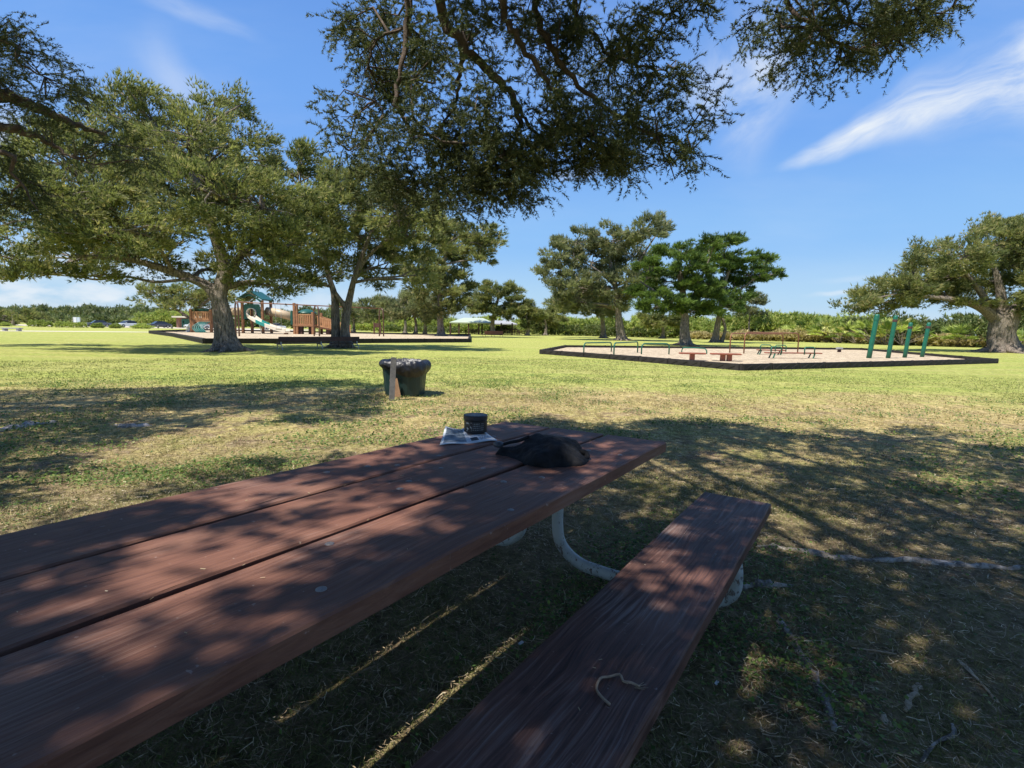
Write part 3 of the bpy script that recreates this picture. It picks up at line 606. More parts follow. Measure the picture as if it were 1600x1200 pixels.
    # crown clumps that show
    def spray_field(clumps, Y0, dY, vis, per, droop, ln=.145, B=B, tb=tb, F=F, tn=tn):
        vis = [np.array(v) for v in vis]; VA = np.array(vis)
        for (x, y, rx, ry) in clumps:
            Yc = Y0 + R.uniform(-dY, dY); C = atY(x, y, Yc) - B; sx, sy = rx * Yc / FPX, ry * Yc / FPX
            i0 = np.argmin(((VA - C) ** 2).sum(1)); a0 = VA[i0]
            if R.random() < .8:
                mid = (a0 + C) / 2 + rng.normal(size=3) * .06 + np.array([0, 0, -.04]); tb.tube([a0, mid, C, C + rng.normal(size=3) * .06], [.013, .009, .006, .004], 5, cap=False)
            ns = int(per * (sx * sy) ** .75)
            ncl = max(3, ns // 13); sub = rng.normal(size=(ncl, 3)); sub = unit(sub) * (rng.random((ncl, 1)) ** .5) * np.array([sx, .55, sy]) + C
            for q in sub:
                st = a0 if np.linalg.norm(a0 - q) < .5 else C
                if R.random() < .75: tb.tube([st, (st + q) / 2 + rng.normal(size=3) * .05, q], [.008, .0055, .003], 4, cap=False)
            for j in range(ns):
                q = sub[R.randrange(ncl)] + rng.normal(size=3) * .06; d = unit(rng.normal(size=3) * np.array([1, .8, .5]) + (q - C) * 1.2 + np.array([0.1, 0, droop])); L = ln * R.uniform(.6, 1.4)
                nt = 9; t = np.linspace(.10, 1, nt)[:, None]; pts = q + d * L * t + np.array([0, 0, -.25]) * L * t * t
                n = unit(rng.normal(size=(nt, 3)) * .8 + d * 1.3)
                V = tufts(pts, n, 8, .040, .0058, .38, rng); F.append(V); tn.append(np.full(len(V), R.random() * .7) + rng.random(len(V)) * .3)
                st = blades((q)[None], d[None], np.array([L]), np.array([.006]), rng); F.append(st); tn.append(np.array([.0]))
    main = [(555, 25, 26, 34), (600, 20, 30, 28), (585, 95, 40, 38), (555, 185, 34, 32), (545, 235, 24, 18), (610, 150, 36, 42), (650, 60, 44, 58), (680, 130, 44, 50), (640, 215, 50, 38), (600, 270, 50, 24), (650, 295, 60, 28), (720, 290, 56, 32), (690, 235, 50, 40), (730, 55, 42, 55),
            (760, 170, 54, 46), (790, 240, 56, 46), (830, 285, 44, 28), (820, 40, 42, 46), (860, 100, 46, 46), (860, 200, 56, 46), (900, 30, 46, 40), (910, 250, 56, 30), (950, 90, 52, 46), (940, 180, 50, 48), (1000, 40, 50, 42), (1010, 150, 48, 38), (1020, 215, 56, 36), (1045, 250, 40, 18), (1085, 190, 30, 20), (1060, 110, 30, 20), (1050, 20, 48, 24), (1095, 0, 26, 10), (770, 305, 40, 16), (975, 245, 40, 22),
            (745, 250, 60, 40), (805, 265, 50, 34), (865, 240, 50, 36), (930, 215, 44, 30), (700, 300, 50, 22)]
    spray_field(main, 4.85, .40, vis, 1150, -.22)
    spray_field([(1175, 25, 20, 8), (1215, 15, 30, 22), (1235, 70, 34, 24), (1270, 20, 36, 30), (1330, 85, 34, 22), (1320, 20, 44, 34), (1380, 30, 44, 36), (1385, 75, 30, 18), (1430, 15, 44, 28), (1490, 10, 40, 16), (1290, 60, 30, 20), (1420, 50, 24, 16)], 4.7, .3, vr, 1200, -.15)
    spray_field([(10, 30, 16, 16), (30, 80, 50, 28), (75, 88, 34, 16), (20, 130, 44, 26), (90, 150, 50, 24), (140, 175, 34, 16), (170, 225, 40, 18), (40, 180, 50, 22), (200, 250, 24, 12), (20, 250, 40, 24), (60, 290, 44, 28), (15, 320, 40, 30), (90, 215, 40, 20), (-20, 90, 30, 50), (-30, 220, 30, 50)], 6.3, .4, vl, 620, -.05, .21, B2, tb2, F2, tn2)
    # unseen crown clusters, placed to cast the outlined shade and leave lit patches open
    def inside(poly, x, y):
        c = False; n = len(poly)
        for i in range(n):
            x0, y0 = poly[i]; x1, y1 = poly[i - 1]
            if (y0 > y) != (y1 > y) and x < (x1 - x0) * (y - y0) / (y1 - y0) + x0: c = not c
        return c
    shade = SHADE
    cl = []
    for _ in range(60000):
        gx = R.uniform(-9.5, 11); gy = R.uniform(-4, 11.2)
        if gy > .25:
            px, py = proj((gx, gy, 0))
        else: px, py = 5000 * (1 if gx > 0 else -1), 3000
        den = 0.0
        if gy <= .6: den = .8 if gx < -.6 else 1.05
        else:
            for poly, dn in shade:
                if inside(poly, px, py): den = dn
        lit = False; ontop = False
        for hz, polys, lx in ((.603, LIT_TOP, (-.52, .52)), (.322, LIT_SEAT, (.60, .98))):
            wx, wy = gx - SH[0] * hz, gy - SH[1] * hz; dx, dy = wx - .3674, wy - 2.7754; lxx = dx * math.cos(-.602) + dy * math.sin(-.602); lyy = -dx * math.sin(-.602) + dy * math.cos(-.602)
            if lx[0] < lxx < lx[1] and -3.3 < lyy < .25 and wy > .3:
                ontop = True; qx, qy = proj((wx, wy, hz)); lit = lit or any(inside(p_, qx, qy) for p_ in polys)
        if lit: continue
        if ontop: den = 1.2
        if den <= 0: continue
        nz = .55 * vnoise(np.array([gx]), np.array([gy]), 1.9, 21)[0] + .45 * vnoise(np.array([gx]), np.array([gy]), 4.3, 22)[0]
        if nz < .80 - .62 * den: continue
        if R.random() > (.50 if den < 1 else .95): continue
        h = max(4.3, (CH + .62 * max(gy, 0)) / 1.19 + .35) + R.uniform(0, 1.6)
        P = np.array([gx - SH[0] * h, gy - SH[1] * h, h])
        if P[1] > .3:
            a, b = proj(P)
            if -30 < a < 1630 and b > -25: continue
        cl.append(P - B)
    cl = np.array(cl); left = (cl[:, 0] < -5.0 - B[0]) & (cl[:, 1] > 1.2 - B[1])
    for cc, BB, FF, TT, tbb in ((cl[~left], B, F, tn, tb), (cl[left] + B - B2, B2, F2, tn2, tb2)):
        K = len(cc); per = 9; idx = np.repeat(np.arange(K), per); C = cc[idx] + rng.normal(size=(K * per, 3)) * np.array([.09, .09, .06])
        V = tufts(C, rng.normal(size=C.shape) + np.array([0, 0, -.1]), 6, .095, .026, .6, rng); FF.append(V); TT.append(rng.random(len(V)))
        for i in range(0, K, 9):
            c = Vector(cc[i]); nd = min(R.sample(limbs, 40), key=lambda q: (q - c).length)
            if tbb is tb and (nd - c).length < 1.6 and c.y + B[1] < 0: tbb.tube([nd, nd.lerp(c, .5) + Vector((0, 0, .15)), c], [.03, .02, .008], 4, cap=False)
    for t_, f_, n_, b_ in ((T, F, tn, tb), (T2, F2, tn2, tb2)):
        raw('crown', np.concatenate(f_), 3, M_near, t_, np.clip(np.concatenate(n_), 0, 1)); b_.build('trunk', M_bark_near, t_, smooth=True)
SHADE = [  # (outline of a shaded patch of ground, as read in the photograph, how densely unseen clusters are placed to shade it)
    ([(-400, 622), (0, 610), (200, 606), (400, 598), (520, 592), (610, 602), (590, 640), (560, 655), (430, 655), (300, 668), (200, 690), (120, 700), (-400, 760)], .98),
    ([(560, 650), (440, 655), (430, 620), (300, 640), (200, 640), (180, 655), (430, 668)], .40),
    ([(-400, 730), (0, 712), (110, 700), (150, 725), (80, 770), (0, 800), (-400, 880)], .6),
    ([(0, 835), (120, 790), (330, 735), (520, 690), (560, 715), (300, 790), (0, 900)], .42),
    ([(925, 665), (1040, 655), (1130, 668), (1250, 676), (1420, 690), (1600, 700), (2400, 730), (2400, 900), (1600, 800), (1250, 770), (1000, 715)], .74),
    ([(880, 700), (1250, 770), (1600, 800), (2400, 900), (2600, 3000), (-600, 3000), (-600, 1300), (0, 1150), (500, 960), (800, 830)], .84),
    ([(1000, 900), (1250, 880), (2400, 890), (2600, 3000), (300, 3000), (300, 1300), (700, 960)], 1.08),
    ([(-600, 880), (0, 880), (300, 820), (640, 740), (860, 700), (760, 860), (400, 1050), (0, 1230), (-600, 1500)], .62),
]
def grow(poly, f=1.22):
    cx = sum(p[0] for p in poly) / len(poly); cy = sum(p[1] for p in poly) / len(poly); return [(cx + (x - cx) * f, cy + (y - cy) * f) for x, y in poly]
LIT_TOP = [grow(p, 1.5) for p in (
    [(175, 800), (350, 765), (500, 750), (530, 760), (430, 785), (300, 797)], [(450, 795), (525, 775), (550, 800), (540, 815), (510, 830), (450, 815)],
    [(250, 845), (325, 838), (450, 842), (520, 830), (450, 862), (375, 887), (280, 912), (210, 922)], [(40, 915), (100, 895), (210, 898), (200, 935), (50, 942)],
    [(575, 785), (650, 778), (675, 795), (640, 830), (575, 855), (590, 820)], [(350, 890), (465, 873), (462, 900), (425, 922), (350, 952), (290, 982), (240, 998), (150, 1028), (0, 1064), (-60, 1050), (0, 1028), (100, 998), (225, 948)],
    [(473, 900), (515, 893), (502, 912)], [(642, 882), (700, 853), (722, 860), (690, 887)], [(515, 714), (640, 699), (690, 696), (640, 716), (560, 732)], [(900, 724), (960, 706), (1020, 694), (1000, 716), (940, 732)])]
LIT_SEAT = [grow(p, 1.5) for p in ([(960, 884), (1010, 874), (1062, 885), (1050, 905), (1000, 912), (960, 902)], [(985, 925), (1040, 928), (1072, 945), (1040, 962), (1000, 952)],
    [(815, 1062), (850, 1048), (872, 1080), (832, 1098)], [(905, 1035), (930, 1025), (935, 1050)], [(1085, 800), (1120, 795), (1110, 815)])]
overhead()

# ------------------------------------------------------------------ picnic table
YAW = -0.602; TO = (0.3674, 2.7754)
def Lw(l):
    return np.array([TO[0] + l[0] * math.cos(YAW) - l[1] * math.sin(YAW), TO[1] + l[0] * math.sin(YAW) + l[1] * math.cos(YAW), l[2]])
def plank(name, x0, x1, y0, y1, z1, th, mat, parent, seed):
    """board with slightly uneven, eased edges"""
    R = random.Random(seed); mb = MB(); n = 26; e = .005
    prof = [(x0, -th), (x0, -e), (x0 + e, 0), (x1 - e, 0), (x1, -e), (x1, -th)]
    vs = []; xc = (x0 + x1) / 2
    for i in range(n + 1):
        y = lerp(y0, y1, i / n); w = 1 + .006 * math.sin(i * 1.3 + seed) + R.uniform(-.003, .003); dz = .0012 * math.sin(i * .7 + seed * 2)
        for (x, z) in prof: vs.append((xc + (x - xc) * w, y, z + dz))
    k = len(prof); fs = [(i * k + j, i * k + (j + 1) % k, (i + 1) * k + (j + 1) % k, (i + 1) * k + j) for i in range(n) for j in range(k)]
    fs += [tuple(range(k)), tuple(n * k + j for j in range(k))[::-1]]
    mb.add([(a, b, c) for a, b, c in vs], fs)
    return mb.build(name, mat, parent, loc=(0, 0, z1))
def picnic():
    T = thing('picnic_table', 'brown stained picnic table with attached plank benches on chipped white pipes', 'picnic table', (TO[0], TO[1], 0), YAW)
    T.rotation_euler = (-.009, -.011, YAW)
    for i, (a, b) in enumerate(((-.493, -.176), (-.156, .156), (.179, .493))):
        plank('tabletop_plank', a, b, -3.35, 0.0 if i < 2 else .004, .603, .047, M_top, T, 3 + i)
    plank('bench_seat', .632, .952, -3.1, .222, .322, .045, M_seatp, T, 9)
    plank('bench_seat', -.952, -.632, -3.1, .222, .322, .045, M_seatp, T, 10)
    R = random.Random(4)
    for i, yc in enumerate((-.38, -2.7)):
        for sx in (1, -1):
            pts = [(sx * .11, yc, .548), (sx * .105, yc, .40), (sx * .10, yc, .22), (sx * .12, yc, .12), (sx * .20, yc, .055), (sx * .32, yc, .035), (sx * .66, yc, .035), (sx * .82, yc, .045), (sx * .90, yc, .10), (sx * .915, yc, .18), (sx * .90, yc, .274)]
            MB().tube(smooth_path(pts, 5), .0275, 14).build('pipe_leg', M_pipe, T, smooth=True)
        MB().box((0, yc, .540), (.90, .05, .022), bev=.003).build('cross_bar', M_pipe, T)
        MB().tube([(-.10, yc, .42), (.10, yc, .42)], .014, 8).build('brace', M_pipe, T)
        for sx in (1, -1): MB().box((sx * .79, yc, .268), (.26, .05, .012), bev=.003).build('seat_bracket', M_pipe, T)
        for x in (-.40, -.26, -.09, .09, .26, .42):
            MB().lathe([(.013, 0), (.0125, .003), (.008, .0055), (.001, .006)], 12, (x + R.uniform(-.02, .02), yc + R.uniform(-.05, .03), .6005)).build('bolt', M_bolt, T, smooth=True)
    for x, y in ((-.30, -.16), (-.20, -.9), (.08, -.95), (.33, -.92), (.40, -1.9), (.22, -1.75), (.25, -1.05), (.44, -1.28), (-.02, -1.25), (-.05, -1.05), (.02, -1.33), (-.35, -1.35), (-.22, -1.12), (-.30, -1.2)):
        MB().lathe([(.012, 0), (.0115, .003), (.007, .005), (.001, .0055)], 12, (x, y, .6005)).build('bolt', M_bolt, T, smooth=True)
    for x, y in ((.72, -.04), (.85, -.10)):
        MB().lathe([(.015, 0), (.0145, .002), (.010, .003), (.009, -.001), (.001, -.001)], 14, (x, y, .3195)).build('bolt', M_bolt if x < .8 else M_brownpipe, T, smooth=True)
picnic()
TZ = .606
def table_px(x, y, z=.605): return gnd(x, y, z)

def leaflet():
    P = table_px(727, 688); T = thing('folded_newspaper', 'grey and white printed paper lying under the black jar, one corner curled up', 'newspaper', (P[0], P[1], TZ + .001), 0)
    c = [np.array(table_px(*q)) - P for q in ((687, 697), (777, 690), (752, 671), (694, 678))]
    def f_news(s, p):
        at = s.n.new('ShaderNodeUVMap').outputs[0]; u, v, _ = s.sep(at)
        pic = s.m('MULTIPLY', s.m('MULTIPLY', s.m('GREATER_THAN', u, .05), s.m('LESS_THAN', u, .47)), s.m('MULTIPLY', s.m('GREATER_THAN', v, .10), s.m('LESS_THAN', v, .97)))
        n1 = s.noise(s.map(at, sc=(5, 9, 1)), 1.5, 4); c0 = s.mix(pic, (.62, .66, .70), s.mix(s.ramp(n1, .4, .6), (.10, .13, .16), (.26, .31, .35)))
        pic2 = s.m('MULTIPLY', s.m('MULTIPLY', s.m('GREATER_THAN', u, .56), s.m('LESS_THAN', u, .70)), s.m('MULTIPLY', s.m('GREATER_THAN', v, .13), s.m('LESS_THAN', v, .34)))
        c0 = s.mix(pic2, c0, (.06, .07, .08))
        pic3 = s.m('MULTIPLY', s.m('MULTIPLY', s.m('GREATER_THAN', u, .54), s.m('LESS_THAN', u, .95)), s.m('MULTIPLY', s.m('GREATER_THAN', v, .50), s.m('LESS_THAN', v, .93)))
        c0 = s.mix(pic3, c0, (.30, .24, .20))
        txt = s.m('MULTIPLY', s.m('GREATER_THAN', s.m('FRACT', s.m('MULTIPLY', v, 26.0)), .55), s.ramp(s.noise(s.map(at, sc=(60, 13, 1)), 1.0, 1), .46, .5))
        tm = s.m('MULTIPLY', s.m('MULTIPLY', s.m('GREATER_THAN', u, .73), s.m('LESS_THAN', u, .95)), s.m('MULTIPLY', s.m('GREATER_THAN', v, .13), s.m('LESS_THAN', v, .45)))
        return s.mix(s.m('MULTIPLY', txt, tm), c0, (.08, .09, .10))
    m = material('newsprint', f_news, .6, .3); nx, ny = 24, 12; vs = []; uvs = []
    for j in range(ny + 1):
        for i in range(nx + 1):
            u, v = i / nx, j / ny; p = (c[0] * (1 - u) + c[1] * u) * (1 - v) + (c[3] * (1 - u) + c[2] * u) * v
            z = .004 + .003 * math.sin(u * 9 + v * 3) + .050 * (max(0, .46 - u) / .46) ** .7 * (max(0, v - .35) ** 1.2) + .012 * math.exp(-((u - .5) / .05) ** 2) * v
            back = max(0, .46 - u) * (v ** 1.5) * .06
            vs.append((p[0] + back * .1, p[1] + back, z)); uvs.append((u, v))
    mb = MB(); fs = [(j * (nx + 1) + i, j * (nx + 1) + i + 1, (j + 1) * (nx + 1) + i + 1, (j + 1) * (nx + 1) + i) for j in range(ny) for i in range(nx)]
    k = len(vs); mb.add(vs, fs); o = mb.build('printed_sheet', m, T, smooth=True)
    uvl = o.data.uv_layers.new(name='UVMap')
    for l in o.data.loops: uvl.data[l.index].uv = uvs[l.vertex_index]
    sm = o.modifiers.new('thick', 'SOLIDIFY'); sm.thickness = .0025; sm.offset = 1
    # masthead letters, a row of small pale bars on the curled page
    t = bpy.data.curves.new('masthead', 'FONT'); t.body = 'THE GAZETTE'
    bpy.data.curves.remove(t)
leaflet()
def jar():
    P = table_px(743, 676, .61); P = np.array([P[0], P[1]]); T = thing('jar', 'squat black screw-top jar standing on the newspaper', 'jar', (P[0], P[1], TZ + .010))
    r = .5 * 36 / FPX * P[1] * 1.02; H = r * 1.50
    def f(s, p):
        o = s.obj(); x, y, z = s.sep(o); a = s.m('ARCTAN2', y, x)
        vec = s.comb(s.m('MULTIPLY', a, 1.0), s.m('MULTIPLY', z, 14.0), 0)
        blot = s.ramp(s.noise(s.map(vec, loc=(.3, 0, 0), sc=(3, 3, 1)), 1.6, 4), .55, .58)
        left = s.m('MULTIPLY', s.m('LESS_THAN', a, -1.85), s.m('GREATER_THAN', a, -2.7))
        line = s.m('MULTIPLY', s.m('GREATER_THAN', s.m('FRACT', s.m('MULTIPLY', z, 95.0)), .62), s.m('MULTIPLY', s.m('GREATER_THAN', a, -1.75), s.m('LESS_THAN', a, -.75)))
        line = s.m('MULTIPLY', line, s.ramp(s.noise(s.map(vec, sc=(16, 2, 1)), 1.0, 1), .44, .48))
        zz = s.m('MULTIPLY', s.m('GREATER_THAN', z, H * .12), s.m('LESS_THAN', z, H * .62))
        k = s.m('MULTIPLY', s.m('ADD', s.m('MULTIPLY', blot, left), s.m('MULTIPLY', line, .6), clamp=True), zz)
        return s.mix(k, (.018, .018, .020), (.42, .42, .40))
    m = material('jar_label', f, .35, .5); ml = paint('matte_black_lid', (.022, .024, .030), .15, .45, .5, 20)
    MB().lathe([(r * .94, 0), (r, .004), (r, H * .70), (r * .97, H * .73), (.001, H * .73)], 40).build('body', m, T, smooth=False)
    MB().lathe([(r * 1.03, H * .745), (r * 1.04, H * .76), (r * 1.04, H * .95), (r * 1.01, H * .985), (r * .94, H), (r * .90, H * .985), (.001, H * .985)], 40, shape=lambda a, z: 1 + .004 * math.cos(40 * a)).build('lid', ml, T)
jar()
def bag():
    A = table_px(846, 716, .60); T = thing('fabric_bag', 'crumpled black fabric bag lying across the tabletop planks', 'bag', (A[0], A[1], TZ - .002))
    sc = A[1] / FPX; rng = np.random.default_rng(5)
    nu, nv = 72, 30; vs = []
    # outline heights along the length, x in pixels from the centre
    def top(x): # silhouette height above the table (px)
        xs = [-72, -66, -56, -44, -30, -12, 8, 26, 40, 52, 60, 66, 70]; hs = [0, 14, 16, 16, 24, 37, 42, 41, 36, 29, 21, 12, 0]
        return np.interp(x, xs, hs)
    def half(x):
        xs = [-72, -64, -52, -38, -20, 0, 30, 55, 66, 70]; hs = [0, 12, 14, 24, 50, 60, 60, 50, 34, 0]
        return np.interp(x, xs, hs)
    for i in range(nu + 1):
        x = -72 + 142 * i / nu
        for j in range(nv):
            a = 2 * math.pi * j / nv; ca, sa = math.cos(a), math.sin(a)
            hy = half(x) * 1.05; hz_ = top(x) * .82
            fold = 1 + .06 * math.sin(x * .06 + 3 * a) + .04 * math.sin(x * .10 - 4 * a + 1) + .022 * math.sin(x * .05 + 8 * a) + .012 * math.sin(x * .3 + a * 2)
            yy_ = hy * ca * fold; zz_ = hz_ * (max(sa, 0) ** .75) * fold if sa > 0 else -0.5 * 0
            skew = 10 * math.exp(-((x + 60) / 18) ** 2)
            vs.append(((x + 3 * math.sin(4 * a + x * .05)) * sc, (yy_ * 1.15 + skew) * sc, max(zz_, 0) * sc * 1.0))
    fs = [(i * nv + j, i * nv + (j + 1) % nv, (i + 1) * nv + (j + 1) % nv, (i + 1) * nv + j) for i in range(nu) for j in range(nv)]
    mb = MB(); mb.add(vs, fs); b = mb.build('bag_body', M_bagfab, T, smooth=True)
    tx = bpy.data.textures.new('folds', 'CLOUDS'); tx.noise_scale = .05; tx.noise_depth = 3
    sb = b.modifiers.new('sub', 'SUBSURF'); sb.levels = 1; sb.render_levels = 2
    d = b.modifiers.new('folds', 'DISPLACE'); d.texture = tx; d.strength = .016; d.mid_level = .5
    mb = MB(); mb.lathe([(.004, 0), (.021, .003), (.024, .012), (.021, .021), (.008, .026), (.001, .026)], 18, (-69 * sc, 14 * sc, 12 * sc), shape=lambda a, z: 1 + .1 * math.sin(3 * a))
    mb.build('cord_stopper', paint('grey_cord_stopper', (.05, .055, .065), .2, .5, .4, 20), T, smooth=True)
    mb = MB(); mb.tube(smooth_path([(-66 * sc, 12 * sc, 16 * sc), (-50 * sc, 20 * sc, 19 * sc), (-36 * sc, 20 * sc, 22 * sc), (-20 * sc, 10 * sc, 31 * sc)], 5), .007, 8); mb.build('drawstring', M_black, T, smooth=True)
    mb = MB(); pts = [((48 + 22 * math.cos(t)) * sc, (-20 + 14 * math.sin(t) * .8) * sc, (9 + 4 * math.sin(t * 2)) * sc) for t in np.linspace(-1.8, 1.6, 12)]; mb.tube(pts, .012, 8); mb.build('strap_loop', M_black, T, smooth=True)
bag()
def twig_on_bench():
    z = .346; P = gnd(950, 1075, z); T = MB()
    pts = [np.array(gnd(x, y, z)) - P for x, y in ((953, 1103), (937, 1090), (932, 1076), (938, 1064), (952, 1059), (968, 1058), (974, 1066), (986, 1071), (1000, 1075))]
    T.tube(smooth_path([Vector(p) + Vector((0, 0, .003 + .004 * (i % 2))) for i, p in enumerate(pts)], 4), .0030, 6)
    e = Vector(pts[-1]); 
    for dx, dy in ((.016, .008), (.018, -.004), (.012, .014), (.008, -.010)): T.tube([e - Vector((.012, 0, 0)), e + Vector((dx, dy, .004))], [.0016, .0006], 4)
    o = T.build('dry_twig', paint('dry_twig_bark', (.34, .26, .19), .3, .9, .1, 60), smooth=True); o.location = P; tag(o, 'thin curled dry twig lying on the near bench seat', 'twig')
twig_on_bench()
def needles_on_wood():
    rng = np.random.default_rng(31); out = []; tn = []
    for z, x0, x1, n in ((.611, -.48, .48, 80), (.345, .64, .945, 40)):
        for _ in range(n):
            lx, ly = rng.uniform(x0, x1), rng.uniform(-2.6, -.05); P = Lw((lx, ly, 0)); zz = z - .009 * ly * .0 + (-.009 * ly) + .011 * lx - .0075
            a = rng.uniform(0, 6.28); L = rng.uniform(.004, .014); w = rng.uniform(.0005, .0012); d = np.array([math.cos(a), math.sin(a), 0]); sd = np.array([-math.sin(a), math.cos(a), .4]); p = np.array([P[0], P[1], zz + .0015])
            out.append(np.stack([p - sd * w, p + sd * w, p + d * L + sd * w, p + d * L - sd * w])); tn.append(rng.random())
    o = raw('fallen_needles', np.array(out), 4, M_straw, attr=np.array(tn)); tag(o, 'tiny dry needles and crumbs fallen on the table and bench boards', 'plant litter', kind='stuff')
needles_on_wood()

# ------------------------------------------------------------------ litter, sticks and roots on the ground
def stick(px, r, mat, name, label, cat, group=None, flat=1.0, lift=.004, taper=.4, n=7):
    pts = [gnd(x, y) for x, y in px]; B = pts[len(pts) // 2].copy(); B[2] = float(gz(B[0], B[1])); R = random.Random(len(label))
    S = smooth_path([Vector((p[0] - B[0], p[1] - B[1], float(gz(p[0], p[1])) - B[2] + lift)) for p in pts], 5); m = len(S)
    for q in S[1:-1]: q += Vector((R.uniform(-.5, .5), R.uniform(-.5, .5), R.uniform(-.25, .25))) * r * (1.0 if r > .01 else .4)
    mb = MB(); mb.tube(S, [r * (lerp(taper, 1, math.sin(math.pi * min(1, (i + .6) / (m - .0))) ** .6)) * R.uniform(.7, 1.25) for i in range(m)], n, wob=lambda i, a: 1 + .22 * math.sin(2 * a + i * .6) + .12 * math.sin(5 * a + i))
    o = mb.build(name, mat, smooth=True); o.location = B; tag(o, label, cat, group); o.scale = (1, 1, flat); return o
stick([(1180, 853), (1230, 857), (1300, 870), (1370, 874), (1450, 879), (1532, 885), (1640, 890)], .024, M_root, 'tree_root', 'long pale tree root surfacing across the ground right of the bench', 'tree root', lift=-.004)
stick([(1148, 918), (1175, 913), (1200, 912), (1240, 914)], .020, M_root, 'tree_root', 'short knobbly grey root beside the white pipe leg', 'tree root', lift=0)
stick([(1213, 955), (1232, 985), (1248, 1008), (1262, 1035), (1280, 1070), (1295, 1110), (1302, 1140)], .017, M_root, 'tree_root', 'dark root running toward the camera right of the bench', 'tree root', lift=-.003)
stick([(-60, 690), (0, 672), (50, 663), (90, 657)], .05, M_root, 'tree_root', 'grey surface root in the shade at the left edge of the lawn', 'tree root', lift=-.01)
stick([(175, 661), (205, 664), (240, 663)], .07, M_root, 'tree_root', 'short pale root in bare sandy ground on the left lawn', 'tree root', lift=-.03, flat=.7)
stick([(1330, 1009), (1365, 1014), (1401, 1020)], .0035, M_chipwood, 'dry_stick', 'thin straight pale stick lying right of the dark root', 'stick')
stick([(1497, 1030), (1530, 1062), (1560, 1096)], .0065, M_chipwood, 'dry_stick', 'pale split stick at the lower right, the longest of the loose sticks', 'stick', flat=.6)
stick([(1434, 1064), (1430, 1080), (1414, 1109)], .011, M_chipwood, 'bark_strip', 'curled tan bark strip in the lower right grass', 'bark strip', flat=.5)
stick([(1380, 1113), (1384, 1132)], .008, M_chipwood, 'bark_strip', 'small grey bark flake left of the curled tan strip', 'bark strip', flat=.5)
stick([(1440, 1190), (1462, 1160), (1490, 1148), (1488, 1130)], .006, M_root, 'dry_stick', 'crooked brown twig at the bottom right of the ground', 'stick')
for q, l in (((575, 1028, 668, 970), 'tan'), ):
    pass
stick([(1310, 945), (1325, 955), (1334, 967)], .003, M_chipwood, 'dry_stick', 'short bent straw-coloured stick near the dark root', 'stick')
def litter(px, lab, sz=.012):
    P = gnd(*px); mb = MB(); mb.box((0, 0, 0), (sz * 2, sz * .9, sz * .35), .6, bev=sz * .1)
    o = mb.build('paper_scrap', M_white); o.location = (P[0], P[1], float(gz(P[0], P[1])) + .010); o.rotation_euler = (.2, .15, .3); tag(o, lab, 'litter'); return o
litter((814, 1003), 'small white scrap on the dark ground between the table and bench', .012)
litter((1120, 1066), 'small white scrap in the weeds right of the bench', .011)

